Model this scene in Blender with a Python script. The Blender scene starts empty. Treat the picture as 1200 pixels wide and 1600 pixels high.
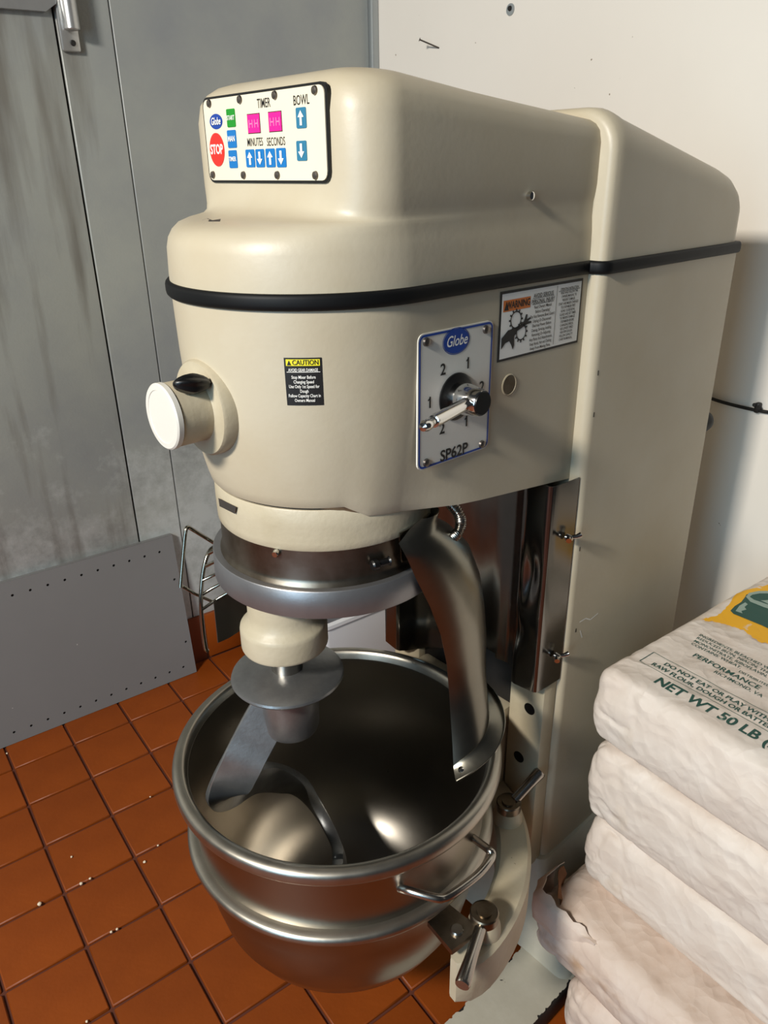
import bpy, bmesh, math, random
import numpy as np
from mathutils import Vector, Matrix, noise
random.seed(7)
D = bpy.data; SC = bpy.context.scene; COL = SC.collection

# ------------------------------------------------------------------ camera
F_PX, YAW, PITCH, ROLL, CAM_H = 1185.85, math.radians(53.865), math.radians(24.393), math.radians(-0.829), 1.3938
def cam_axes():
    cy, sy_ = math.cos(YAW), math.sin(YAW)
    f = Vector((cy*math.cos(PITCH), sy_*math.cos(PITCH), -math.sin(PITCH)))
    r = Vector((sy_, -cy, 0)); u = r.cross(f)
    c, s = math.cos(ROLL), math.sin(ROLL)
    return c*r + s*u, -s*r + c*u, f
CR, CU, CF = cam_axes(); CAM = Vector((0, 0, CAM_H))
cd = D.cameras.new('camera'); cam = D.objects.new('camera', cd); COL.objects.link(cam)
cd.sensor_width = 36; cd.lens = F_PX/1600*36; cd.clip_start = .05
M = Matrix.Identity(4)
for i in range(3):
    M[i][0] = CR[i]; M[i][1] = CU[i]; M[i][2] = -CF[i]; M[i][3] = CAM[i]
cam.matrix_world = M; SC.camera = cam

# ------------------------------------------------------------------ light
def lin(h):
    h = h.lstrip('#'); o = []
    for k in (0, 2, 4):
        c = int(h[k:k+2], 16)/255; o.append(c/12.92 if c <= .04045 else ((c+.055)/1.055)**2.4)
    return tuple(o)
W = D.worlds.new('world'); SC.world = W; W.use_nodes = True
W.node_tree.nodes['Background'].inputs[0].default_value = (.80, .88, 1.0, 1)
W.node_tree.nodes['Background'].inputs[1].default_value = .03
def area_light(name, loc, target, size, sizey, power, color):
    l = D.lights.new(name, 'AREA'); l.shape = 'RECTANGLE'; l.size = size; l.size_y = sizey
    l.energy = power; l.color = color
    o = D.objects.new(name, l); COL.objects.link(o); o.location = loc
    o.rotation_euler = (Vector(target)-Vector(loc)).to_track_quat('-Z', 'Y').to_euler()
    return o
area_light('ceiling_lamp', (-1.768, .170, 2.5), (.5, .8, .9), .45, .25, 96, (1, .945, .86))
area_light('doorway_daylight', (-2.2, -.55, 1.6), (1.1, .75, .9), .9, 1.9, 35, (.50, .77, 1))
SC.view_settings.view_transform = 'Standard'; SC.view_settings.look = 'None'
SC.view_settings.gamma = 1; SC.view_settings.use_curve_mapping = False
SC.view_settings.exposure = 0.0

# ------------------------------------------------------------------ pixel helpers (a pixel gives a direction only)
def ray(u, v): return CR*((u-600)/F_PX) + CU*((800-v)/F_PX) + CF
def onz(u, v, z=0.): d = ray(u, v); return CAM + d*((z-CAM_H)/d.z)
def ony(u, v, y): d = ray(u, v); return CAM + d*(y/d.y)
def onx(u, v, x): d = ray(u, v); return CAM + d*(x/d.x)
TH = math.radians(5.5); MX = Vector((math.cos(TH), math.sin(TH), 0)); MY = Vector((-math.sin(TH), math.cos(TH), 0))
ORG = Vector((.4826, .7891, 0))
def loc(P): q = P-ORG; return Vector((q.dot(MX), q.dot(MY), P.z))
def wl(x, y, z): return ORG + MX*x + MY*y + Vector((0, 0, z))
def plane(u, v, P, n): d = ray(u, v); return CAM + d*(n.dot(P-CAM)/n.dot(d))
def sy(u, v, y): return loc(plane(u, v, wl(0, y, 0), MY))
def sx(u, v, x): return loc(plane(u, v, wl(x, 0, 0), MX))
def sz(u, v, z): return loc(onz(u, v, z))
def raycyl(u, v, r, far=False):
    o = loc(CAM); d = ray(u, v); dl = Vector((d.dot(MX), d.dot(MY), d.z))
    a = dl.x**2+dl.y**2; b = 2*(o.x*dl.x+o.y*dl.y); c = o.x**2+o.y**2-r*r
    t = (-b+(1 if far else -1)*math.sqrt(max(0, b*b-4*a*c)))/(2*a); return o+dl*t

# ------------------------------------------------------------------ materials
MATS = {}
def mat(name, col, rough=.5, metal=0., var=.0, vscale=8., col2=None, bump=0., bscale=60., coat=0., aniso=0., rvar=0.,
        spots=None, emit=None, spec=.5, stretch=(1, 1, 1)):
    m = D.materials.new(name); m.use_nodes = True; nt = m.node_tree; N = nt.nodes; L = nt.links
    b = N['Principled BSDF']; base = lin(col)
    b.inputs['Roughness'].default_value = rough; b.inputs['Metallic'].default_value = metal
    b.inputs['Specular IOR Level'].default_value = spec
    b.inputs['Base Color'].default_value = (*base, 1)
    tc = N.new('ShaderNodeTexCoord'); mp = N.new('ShaderNodeMapping'); mp.inputs['Scale'].default_value = stretch
    L.new(tc.outputs['Object'], mp.inputs[0]); src = mp.outputs[0]
    last = None
    if var or col2:
        n = N.new('ShaderNodeTexNoise'); n.inputs['Scale'].default_value = vscale; n.inputs['Detail'].default_value = 7
        n.inputs['Roughness'].default_value = .6; L.new(src, n.inputs['Vector'])
        r = N.new('ShaderNodeValToRGB'); L.new(n.outputs['Fac'], r.inputs[0])
        c2 = lin(col2) if col2 else tuple(max(0, c*(1-var)) for c in base)
        r.color_ramp.elements[0].position = .32; r.color_ramp.elements[1].position = .68
        r.color_ramp.elements[0].color = (*c2, 1); r.color_ramp.elements[1].color = (*base, 1)
        L.new(r.outputs[0], b.inputs['Base Color']); last = r.outputs[0]
        if rvar:
            mr = N.new('ShaderNodeMapRange'); mr.inputs[3].default_value = rough-rvar; mr.inputs[4].default_value = rough+rvar
            L.new(n.outputs['Fac'], mr.inputs[0]); L.new(mr.outputs[0], b.inputs['Roughness'])
    if spots:            # (colour, scale, threshold, sharpness): dirt or chips with a shape of their own
        for sc_, scl, th_, sh in spots:
            n2 = N.new('ShaderNodeTexNoise'); n2.inputs['Scale'].default_value = scl; n2.inputs['Detail'].default_value = 9
            L.new(src, n2.inputs['Vector'])
            r2 = N.new('ShaderNodeMapRange'); r2.inputs[1].default_value = th_; r2.inputs[2].default_value = th_+sh
            L.new(n2.outputs['Fac'], r2.inputs[0])
            mx = N.new('ShaderNodeMix'); mx.data_type = 'RGBA'; L.new(r2.outputs[0], mx.inputs[0])
            if last: L.new(last, mx.inputs[6])
            else: mx.inputs[6].default_value = (*base, 1)
            mx.inputs[7].default_value = (*lin(sc_), 1); last = mx.outputs[2]
            L.new(last, b.inputs['Base Color'])
    if bump:
        n3 = N.new('ShaderNodeTexNoise'); n3.inputs['Scale'].default_value = bscale; n3.inputs['Detail'].default_value = 5
        L.new(src, n3.inputs['Vector'])
        bp = N.new('ShaderNodeBump'); bp.inputs['Strength'].default_value = bump; bp.inputs['Distance'].default_value = .004
        L.new(n3.outputs['Fac'], bp.inputs['Height']); L.new(bp.outputs[0], b.inputs['Normal'])
    if coat: b.inputs['Coat Weight'].default_value = coat; b.inputs['Coat Roughness'].default_value = .15
    if aniso:
        b.inputs['Anisotropic'].default_value = aniso
        tg = N.new('ShaderNodeTangent'); tg.direction_type = 'RADIAL'; tg.axis = 'Z'; L.new(tg.outputs[0], b.inputs['Tangent'])
    if emit:
        b.inputs['Emission Color'].default_value = (*lin(col), 1); b.inputs['Emission Strength'].default_value = emit
    MATS[name] = m; return m
PAINT = mat('beige_enamel', '#c1b7a1', .42, var=.10, vscale=5, bump=.045, bscale=140, col2='#b9ac92')
PAINT2 = mat('beige_casting', '#c2b79f', .45, col2='#b3a78c', vscale=9, bump=.12, bscale=120, spots=[('#3a2a1c', 28, .735, .01)])
BASEP = mat('base_paint', '#b9b4a4', .5, col2='#aaa493', vscale=10, bump=.1, spots=[('#1b1613', 22, .72, .01)])
RUBBER = mat('black_rubber', '#0e0f10', .55, bump=.05, spec=.22)
BLACK = mat('black_plastic', '#0d0d0e', .35)
DARK = mat('dark_iron', '#1a1715', .6, bump=.2)
STEEL = mat('stainless_steel', '#b3aea6', .24, 1, var=.12, vscale=12, rvar=.08)
STEELB = mat('bowl_steel', '#a29c92', .30, 1, var=.10, vscale=6, aniso=.65, rvar=.06)
STEELC = mat('polished_steel', '#a9a598', .17, 1, var=.12, vscale=10, rvar=.05)
RIMM = mat('satin_steel', '#b4aea2', .36, 1, var=.12, vscale=30, rvar=.06)
HINGEM = mat('hinge_steel', '#c2c2c0', .34, .75, var=.1, vscale=30)
CHUTEM = mat('chute_steel', '#8b877b', .30, 1, var=.15, vscale=14, rvar=.06)
COVERM = mat('cover_steel', '#7f7d79', .20, 1, var=.15, vscale=20, rvar=.06)
DIRTSTEEL = mat('stained_steel', '#9a9184', .33, 1, col2='#6f604c', vscale=14, rvar=.08)
CHROME = mat('chrome', '#d8d6d2', .12, 1)
ALU = mat('cast_aluminium', '#98989a', .40, .8, var=.10, vscale=40, bump=.03, bscale=300)
HOOKM = mat('hook_aluminium', '#a2a3a3', .38, .85, var=.25, vscale=30, bump=.06, bscale=200)
SCREWM = mat('screw_metal', '#77706a', .35, .9)
WHITEP = mat('white_enamel', '#dedad0', .35, var=.04, vscale=20)
CREAMP = mat('cream_panel', '#e6dcc4', .4, var=.04, vscale=14)
INK = mat('black_ink', '#1a1817', .5); BLUE = mat('blue_print', '#0a6fb5', .4); NAVY = mat('navy_print', '#123f96', .4)
RED = mat('red_print', '#ea2b22', .4); GREEN = mat('green_print', '#138a22', .4); WPRINT = mat('white_print', '#f4f2ea', .45)
BLUE2 = mat('teal_print', '#2c7394', .4)
ORANGE = mat('orange_print', '#d9762b', .45); YELLOW = mat('yellow_print', '#e8dc2c', .45)
LED = mat('magenta_display', '#f0127c', .3, emit=.55); LEDSEG = mat('display_digit', '#f86f9d', .3, emit=.4)
BAG = mat('flour_bag_paper', '#e2d8cd', .62, col2='#d7c8ba', vscale=7, bump=.5, bscale=22, spots=[('#d3bfa6', 5, .60, .10)])
BAG2 = mat('worn_bag_paper', '#dccbbd', .66, col2='#cdb5a2', vscale=9, bump=.6, bscale=26, spots=[('#bb9c80', 6, .60, .06)])
KRAFT = mat('kraft_paper', '#7a4d2a', .8, col2='#5f3a1e', vscale=30, bump=.3)
def crinkle(m, scale, dist):
    nt = m.node_tree; N = nt.nodes; L = nt.links; bp = [n for n in N if n.type == 'BUMP'][0]; old = bp.inputs['Height'].links[0].from_socket
    tc = [n for n in N if n.type == 'TEX_COORD'][0]; nz = N.new('ShaderNodeTexNoise'); nz.inputs['Scale'].default_value = scale*.6; nz.inputs['Detail'].default_value = 3
    L.new(tc.outputs['Object'], nz.inputs['Vector']); ms = N.new('ShaderNodeVectorMath'); ms.operation = 'MULTIPLY_ADD'; ms.inputs[1].default_value = (.09, .09, .09)
    L.new(nz.outputs['Color'], ms.inputs[0]); L.new(tc.outputs['Object'], ms.inputs[2])
    v1 = N.new('ShaderNodeTexVoronoi'); v1.inputs['Scale'].default_value = scale; v1.feature = 'F1'; L.new(ms.outputs[0], v1.inputs['Vector'])
    v2 = N.new('ShaderNodeTexVoronoi'); v2.inputs['Scale'].default_value = scale*2.7; L.new(ms.outputs[0], v2.inputs['Vector'])
    a = N.new('ShaderNodeMath'); a.operation = 'MULTIPLY_ADD'; a.inputs[1].default_value = .35; L.new(v2.outputs['Distance'], a.inputs[0]); L.new(v1.outputs['Distance'], a.inputs[2])
    b = N.new('ShaderNodeMath'); b.operation = 'MULTIPLY_ADD'; b.inputs[1].default_value = .25; L.new(old, b.inputs[0]); L.new(a.outputs[0], b.inputs[2])
    L.new(b.outputs[0], bp.inputs['Height']); bp.inputs['Distance'].default_value = dist; bp.inputs['Strength'].default_value = .8
crinkle(BAG, 17, .0062); crinkle(BAG2, 14, .008)
BGREEN = mat('bag_green_ink', '#1f4d43', .6, spots=[('#93a394', 60, .66, .05)])
BYEL = mat('bag_yellow_ink', '#eeb018', .6, spots=[('#e0d6cb', 35, .66, .06)])
BPALE = mat('bag_pale_green_ink', '#93a69a', .6)
WALLW = mat('white_wall_paint', '#ece5da', .55, var=.03, vscale=3, bump=.03, spots=[('#8f7f6c', 45, .745, .01)])
TRIMG = mat('galvanised_trim', '#a8adae', .35, .7, var=.1)
BINW = mat('white_plastic', '#e3e3e6', .4, var=.03)
SHEETG = mat('grey_panel_enamel', '#7c7b7a', .45, var=.06, vscale=3, spots=[('#d9d5cc', 34, .76, .01)])
CORD = mat('cord_black', '#141312', .5)
CRUMB = mat('crumb', '#ead9bd', .8)

def tile_material():
    m = mat('quarry_tile', '#8e430f', .45, col2='#7f3a0c', vscale=5, bump=.12, bscale=90, spec=.3, spots=[('#6b300d', 9, .68, .2)])
    nt = m.node_tree; b = nt.nodes['Principled BSDF']
    oi = nt.nodes.new('ShaderNodeObjectInfo'); hs = nt.nodes.new('ShaderNodeHueSaturation')
    mr = nt.nodes.new('ShaderNodeMapRange'); mr.inputs[3].default_value = .93; mr.inputs[4].default_value = 1.06
    nt.links.new(oi.outputs['Random'], mr.inputs[0]); nt.links.new(mr.outputs[0], hs.inputs['Value'])
    src = b.inputs['Base Color'].links[0].from_socket
    nt.links.new(src, hs.inputs['Color']); nt.links.new(hs.outputs[0], b.inputs['Base Color'])
    return m
TILE = tile_material()
TSZ, TX0, TY0 = .1524, .11337, 1.78433
def floor_material():      # grout; beyond the built tiles a printed grid takes over
    m = D.materials.new('grout_floor'); m.use_nodes = True; nt = m.node_tree; N = nt.nodes; L = nt.links
    b = N['Principled BSDF']; b.inputs['Roughness'].default_value = .75
    tc = N.new('ShaderNodeTexCoord'); mp = N.new('ShaderNodeMapping'); mp.vector_type = 'POINT'
    mp.inputs['Location'].default_value = (-TX0/TSZ, -TY0/TSZ, 0); mp.inputs['Scale'].default_value = (1/TSZ, 1/TSZ, 1)
    br = N.new('ShaderNodeTexBrick'); br.offset = 0; br.inputs['Scale'].default_value = 1
    br.inputs['Brick Width'].default_value = 1; br.inputs['Row Height'].default_value = 1; br.inputs['Mortar Size'].default_value = .022
    br.inputs['Color1'].default_value = (*lin('#7d3a15'), 1); br.inputs['Color2'].default_value = (*lin('#74340f'), 1)
    br.inputs['Mortar'].default_value = (*lin('#5a2c1c'), 1)
    L.new(tc.outputs['Object'], mp.inputs[0]); L.new(mp.outputs[0], br.inputs['Vector']); L.new(br.outputs[0], b.inputs['Base Color'])
    return m
def galv_material():       # dull grey cooler skin with pale corrosion bloom in the lower part and brown drips high up
    m = mat('dull_galvanised', '#a5a79f', .42, .15, col2='#8e9192', vscale=2.2, bump=.10, bscale=160, rvar=.06)
    nt = m.node_tree; N = nt.nodes; L = nt.links; b = N['Principled BSDF']
    src = b.inputs['Base Color'].links[0].from_socket
    g = N.new('ShaderNodeNewGeometry'); sp = N.new('ShaderNodeSeparateXYZ'); L.new(g.outputs['Position'], sp.inputs[0])
    n = N.new('ShaderNodeTexNoise'); n.inputs['Scale'].default_value = 9; n.inputs['Detail'].default_value = 12; n.inputs['Roughness'].default_value = .72
    L.new(g.outputs['Position'], n.inputs['Vector'])
    # bloom amount by height: wear that grew up from the wet floor
    mr = N.new('ShaderNodeMapRange'); mr.inputs[1].default_value = .95; mr.inputs[2].default_value = .42; mr.inputs[3].default_value = -.20; mr.inputs[4].default_value = .14
    L.new(sp.outputs[2], mr.inputs[0])
    ad = N.new('ShaderNodeMath'); ad.operation = 'ADD'; L.new(n.outputs['Fac'], ad.inputs[0]); L.new(mr.outputs[0], ad.inputs[1])
    r = N.new('ShaderNodeMapRange'); r.inputs[1].default_value = .46; r.inputs[2].default_value = .68; r.inputs[4].default_value = .8; L.new(ad.outputs[0], r.inputs[0])
    mx = N.new('ShaderNodeMix'); mx.data_type = 'RGBA'; L.new(r.outputs[0], mx.inputs[0]); L.new(src, mx.inputs[6]); mx.inputs[7].default_value = (*lin('#c3c6c3'), 1)
    # brown drip stains: noise stretched in z, near the hinge
    mp = N.new('ShaderNodeMapping'); mp.inputs['Scale'].default_value = (16, 1, 1.6); L.new(g.outputs['Position'], mp.inputs[0])
    n2 = N.new('ShaderNodeTexNoise'); n2.inputs['Scale'].default_value = 1; n2.inputs['Detail'].default_value = 8; L.new(mp.outputs[0], n2.inputs['Vector'])
    mrx = N.new('ShaderNodeMapRange'); mrx.inputs[1].default_value = .70; mrx.inputs[2].default_value = .58; mrx.inputs[3].default_value = -.3; mrx.inputs[4].default_value = .10; L.new(sp.outputs[0], mrx.inputs[0])
    mrz = N.new('ShaderNodeMapRange'); mrz.inputs[1].default_value = 1.1; mrz.inputs[2].default_value = 1.6; mrz.inputs[3].default_value = -.12; mrz.inputs[4].default_value = .04; L.new(sp.outputs[2], mrz.inputs[0])
    a2 = N.new('ShaderNodeMath'); L.new(n2.outputs['Fac'], a2.inputs[0]); L.new(mrx.outputs[0], a2.inputs[1])
    a3 = N.new('ShaderNodeMath'); L.new(a2.outputs[0], a3.inputs[0]); L.new(mrz.outputs[0], a3.inputs[1])
    r3 = N.new('ShaderNodeMapRange'); r3.inputs[1].default_value = .50; r3.inputs[2].default_value = .68; r3.inputs[4].default_value = .6; L.new(a3.outputs[0], r3.inputs[0])
    m3 = N.new('ShaderNodeMix'); m3.data_type = 'RGBA'; L.new(r3.outputs[0], m3.inputs[0]); L.new(mx.outputs[2], m3.inputs[6]); m3.inputs[7].default_value = (*lin('#5d5448'), 1)
    L.new(m3.outputs[2], b.inputs['Base Color'])
    return m
GALV = galv_material(); FLOORM = floor_material()

# ------------------------------------------------------------------ mesh helpers
def add(name, verts, faces, material, parent=None, smooth=True, angle=40, kind=None):
    me = D.meshes.new(name); me.from_pydata([tuple(v) for v in verts], [], faces); me.validate(); me.update()
    bm = bmesh.new(); bm.from_mesh(me); bmesh.ops.recalc_face_normals(bm, faces=bm.faces); bm.to_mesh(me); bm.free()
    return link(name, me, material, parent, smooth, angle, kind)
def link(name, me, material, parent=None, smooth=True, angle=40, kind=None):
    me.materials.clear(); me.materials.append(material)
    if smooth:
        me.polygons.foreach_set('use_smooth', [True]*len(me.polygons))
        me.set_sharp_from_angle(angle=math.radians(angle))
    o = D.objects.new(name, me); COL.objects.link(o)
    if parent: o.parent = parent
    if kind: o['kind'] = kind
    return o
def frombm(name, bm, material, parent=None, smooth=True, angle=40, kind=None):
    bmesh.ops.recalc_face_normals(bm, faces=bm.faces)
    me = D.meshes.new(name); bm.to_mesh(me); bm.free()
    return link(name, me, material, parent, smooth, angle, kind)
def tag(o, label, cat, group=None):
    o['label'] = label; o['category'] = cat
    if group: o['group'] = group
    return o
def empty(name, p=(0, 0, 0), rz=0):
    o = D.objects.new(name, None); COL.objects.link(o); o.location = p; o.rotation_euler = (0, 0, rz); o.empty_display_size = .05; return o
def box_geo(x0, x1, y0, y1, z0, z1, bev=0., seg=2):
    bm = bmesh.new(); bmesh.ops.create_cube(bm, size=1)
    for v in bm.verts: v.co = Vector(((x0+x1)/2+v.co.x*(x1-x0), (y0+y1)/2+v.co.y*(y1-y0), (z0+z1)/2+v.co.z*(z1-z0)))
    if bev: bmesh.ops.bevel(bm, geom=bm.edges[:], offset=bev, segments=seg, affect='EDGES', profile=.5)
    return bm
def box(name, x0, x1, y0, y1, z0, z1, material, parent=None, bev=0., seg=2, kind=None):
    return frombm(name, box_geo(x0, x1, y0, y1, z0, z1, bev, seg), material, parent, kind=kind)
def loft_geo(loops, cap=True, closed=True):
    n = len(loops[0]); V = [p for l in loops for p in l]; Fs = []
    for a in range(len(loops)-1):
        for i in range(n if closed else n-1):
            j = (i+1) % n; Fs.append((a*n+i, a*n+j, (a+1)*n+j, (a+1)*n+i))
    if cap and closed: Fs.append(tuple(range(n))[::-1]); Fs.append(tuple((len(loops)-1)*n+i for i in range(n)))
    return V, Fs
def lathe(name, prof, material, parent=None, n=72, c=(0, 0), angle=40, cap=False, M_=None):
    loops = [[(c[0]+r*math.cos(2*math.pi*k/n), c[1]+r*math.sin(2*math.pi*k/n), z) for k in range(n)] for r, z in prof]
    V, Fs = loft_geo(loops, cap=cap)
    if M_: V = [M_ @ Vector(v) for v in V]
    return add(name, V, Fs, material, parent, angle=angle)
def axisM(p, d):   # z axis -> d, at p
    return Matrix.Translation(Vector(p)) @ Vector(d).to_track_quat('Z', 'Y').to_matrix().to_4x4()
def cyl(name, p, d, prof, material, parent=None, n=32, angle=35):
    """solid of revolution about axis d from p; prof (r, along); capped"""
    return lathe(name, prof, material, parent, n=n, cap=True, angle=angle, M_=axisM(p, d))
def smooth_path(pts, k=8):
    P = [Vector(p) for p in pts]; out = []
    for i in range(len(P)-1):
        p0 = P[max(i-1, 0)]; p1 = P[i]; p2 = P[i+1]; p3 = P[min(i+2, len(P)-1)]
        for s in range(k):
            t = s/k; out.append(.5*((2*p1)+(-p0+p2)*t+(2*p0-5*p1+4*p2-p3)*t*t+(-p0+3*p1-3*p2+p3)*t**3))
    out.append(P[-1]); return out
def tube_geo(path, r, n=10):
    P = [Vector(p) for p in path]; loops = []; up = None
    for i, p in enumerate(P):
        t = (P[min(i+1, len(P)-1)]-P[max(i-1, 0)]).normalized()
        if up is None: up = t.orthogonal().normalized()
        up = (up - t*up.dot(t)).normalized(); s = t.cross(up); rr = r(i/(len(P)-1)) if callable(r) else r
        loops.append([p+(up*math.cos(2*math.pi*k/n)+s*math.sin(2*math.pi*k/n))*rr for k in range(n)])
    return loft_geo(loops)
def tube(name, path, r, material, parent=None, n=10):
    V, Fs = tube_geo(path, r, n); return add(name, V, Fs, material, parent, angle=60)
def strip_thick(loops, t, closed=False):
    """open sheet given as loops of points -> give it thickness t"""
    bm = bmesh.new(); n = len(loops[0]); vs = [[bm.verts.new(p) for p in l] for l in loops]
    for a in range(len(loops)-1):
        for i in range(n-1): bm.faces.new((vs[a][i], vs[a][i+1], vs[a+1][i+1], vs[a+1][i]))
    bmesh.ops.recalc_face_normals(bm, faces=bm.faces)
    bmesh.ops.solidify(bm, geom=bm.faces[:], thickness=t); return bm
def text_geo(body, size, bold=0., shear=0., sx_=1.):
    c = D.curves.new('t', 'FONT'); c.body = body; c.size = size; c.align_x = 'CENTER'; c.align_y = 'CENTER'
    c.offset = bold*size; c.shear = shear; c.resolution_u = 3
    o = D.objects.new('t', c); me = D.meshes.new_from_object(o)
    V = [(v.co.x*sx_, v.co.y) for v in me.vertices]; Fs = [tuple(p.vertices) for p in me.polygons]
    D.objects.remove(o); D.curves.remove(c); D.meshes.remove(me); return V, Fs
class Print:
    """flat print gathered in 2-D and laid on a surface by a mapping (a, b, lift) -> point"""
    def __init__(s): s.V = []; s.F = []
    def geo(s, V, Fs, at=(0, 0)):
        k = len(s.V); s.V += [(v[0]+at[0], v[1]+at[1]) for v in V]; s.F += [tuple(i+k for i in f) for f in Fs]
    def text(s, body, at, size, **kw): V, Fs = text_geo(body, size, **kw); s.geo(V, Fs, at)
    def poly(s, pts): s.geo(pts, [tuple(range(len(pts)))])
    def rect(s, x0, y0, x1, y1, r=0., seg=4):
        if r <= 0: return s.poly([(x0, y0), (x1, y0), (x1, y1), (x0, y1)])
        p = []
        for cx, cy, a in ((x1-r, y0+r, -90), (x1-r, y1-r, 0), (x0+r, y1-r, 90), (x0+r, y0+r, 180)):
            for k in range(seg+1): t = math.radians(a+90*k/seg); p.append((cx+r*math.cos(t), cy+r*math.sin(t)))
        s.poly(p)
    def ell(s, cx, cy, rx, ry, n=28, rot=0):
        c_, s_ = math.cos(rot), math.sin(rot)
        s.poly([(cx+rx*math.cos(t)*c_-ry*math.sin(t)*s_, cy+rx*math.cos(t)*s_+ry*math.sin(t)*c_) for t in [2*math.pi*k/n for k in range(n)]])
    def ringshape(s, cx, cy, rx, ry, w, n=28):
        o = [(cx+rx*math.cos(2*math.pi*k/n), cy+ry*math.sin(2*math.pi*k/n)) for k in range(n)]
        i = [(cx+(rx-w)*math.cos(2*math.pi*k/n), cy+(ry-w)*math.sin(2*math.pi*k/n)) for k in range(n)]
        s.geo(o+i, [(k, (k+1) % n, n+(k+1) % n, n+k) for k in range(n)])
    def line(s, a, b, w):
        d = Vector((b[0]-a[0], b[1]-a[1])); n = Vector((-d.y, d.x)).normalized()*w/2
        s.poly([(a[0]+n.x, a[1]+n.y), (a[0]-n.x, a[1]-n.y), (b[0]-n.x, b[1]-n.y), (b[0]+n.x, b[1]+n.y)])
    def build(s, name, material, parent, fmap, lift=.0003, thick=None):
        if thick is None:
            V = [fmap(a, b, lift) for a, b in s.V]
            me = D.meshes.new(name); me.from_pydata([tuple(v) for v in V], [], s.F); me.update()
            return link(name, me, material, parent, smooth=False)
        V = [fmap(a, b, lift+thick) for a, b in s.V]+[fmap(a, b, 0) for a, b in s.V]; n = len(s.V); Fs = list(s.F)
        for f in s.F:
            for i in range(len(f)): a, b = f[i], f[(i+1) % len(f)]; Fs.append((a, n+a, n+b, b))
        return add(name, V, Fs, material, parent, smooth=False)

# ================================================================== SETTING
YW, XW = 1.95, 1.415
fl = box('floor', -2.6, XW+.1, -1.2, YW+.1, -.06, -.006, FLOORM, kind='structure')
tile_me = None; cnt = 0
for i in range(-5, 9):
    for j in range(-1, 13):
        x0 = TX0+i*TSZ; y1 = TY0-j*TSZ; g = .0030
        a0, a1, b0, b1 = x0+g, min(x0+TSZ-g, XW-.012), y1-TSZ+g, min(y1-g, YW-.02)
        if a1-a0 < .02 or b1-b0 < .02: continue
        full = abs((a1-a0)-(TSZ-2*g)) < 1e-4 and abs((b1-b0)-(TSZ-2*g)) < 1e-4
        if full and tile_me is None:
            h = TSZ/2-g; o = frombm('tile', box_geo(-h, h, -h, h, -.010, 0, .0022, 1), TILE, fl); tile_me = o.data
        elif full: o = D.objects.new('tile', tile_me); COL.objects.link(o); o.parent = fl
        else:
            hx, hy = (a1-a0)/2, (b1-b0)/2; o = frombm('tile', box_geo(-hx, hx, -hy, hy, -.010, 0, .0022, 1), TILE, fl)
        o.location = ((a0+a1)/2, (b0+b1)/2, random.uniform(-.0008, .0006)); o.rotation_euler = (random.uniform(-.003, .003), random.uniform(-.003, .003), random.uniform(-.006, .006))

S1, S2 = .5705, .695          # door edge and frame joint on the cooler wall
wlft = box('wall_left', S2+.0012, XW, YW, YW+.10, -.006, 2.6, GALV, kind='structure', bev=.0015, seg=1)
box('frame_panel', S1+.004, S2-.0008, YW, YW+.10, -.006, 2.6, GALV, wlft, bev=.0025, seg=1)
box('seam_gasket', S1-.01, S2+.01, YW+.012, YW+.09, -.006, 2.6, RUBBER, wlft)
door = box('door_1', -.75, S1-.0005, YW-.002, YW+.09, .16, 2.3, GALV, kind='structure', bev=.004, seg=2)
box('wall_left', -2.6, -.756, YW, YW+.1, -.006, 2.6, GALV, kind='structure')
# strap hinge on the door
hz = 1.715
hin = D.objects.new('hinge', None); COL.objects.link(hin); hin.parent = door
hp0 = ony(-10, -10, YW); hp1 = ony(84, 16, YW)
def wp(u, v, y=YW): p = ony(u, v, y); return (p.x, p.z)
pr_ = Print(); a = wp(-60, -30); b = wp(-60, 10); c_ = wp(68, 20); d_ = wp(84, 8); e_ = wp(84, -25)
pr_.poly([a, b, c_, d_, e_]); pr_.build('strap', HINGEM, hin, lambda x, z, l: (x, YW-.003-l*1.0, z), lift=0, thick=.016)
px, pz = wp(113, 47, YW-.03)
cyl('knuckle', (px, YW-.030, pz), (0, 0, 1), [(.0, 0), (.015, 0), (.0165, .002), (.0165, .10), (.015, .102), (0, .102)], HINGEM, hin)
box('hinge_plate', px-.022, px+.018, YW-.014, YW-.0005, pz-.038, pz+.12, HINGEM, hin, bev=.004)
cyl('hinge_screw', (px+.002, YW-.016, pz-.022), (0, -1, 0), [(0, 0), (.006, 0), (.005, .003), (0, .003)], DARK, hin, n=16)
tr1 = box('trim_1', XW-.022, XW-.0005, YW-.022, YW, .15, 2.6, TRIMG, kind='structure', bev=.003)
wr = box('wall_right', XW, XW+.1, .28, YW+.1, -.006, 2.6, WALLW, kind='structure')  # unseen near end cut short so less light bounces onto the mixer side
bb = box('baseboard_left', S2-.02, XW-.012, YW-.008, YW-.0005, -.006, .150, FLOORM, kind='structure')
for i in range(4, 9):
    x0 = TX0+i*TSZ
    a0, a1 = max(x0+.003, S2-.02), min(x0+TSZ-.003, XW-.03)
    if a1-a0 > .02: box('cove_tile', a0, a1, YW-.018, YW-.0082, .001, .152, TILE, bb, bev=.003)
bb2 = box('baseboard_right', XW-.008, XW-.0005, .30, YW-.02, -.006, .150, FLOORM, kind='structure')
for j in range(0, 9):
    y1 = TY0-j*TSZ; box('cove_tile', XW-.0118, XW-.0082, y1-TSZ+.003, y1-.003, .001, .152, TILE, bb2, bev=.0015)

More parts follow.
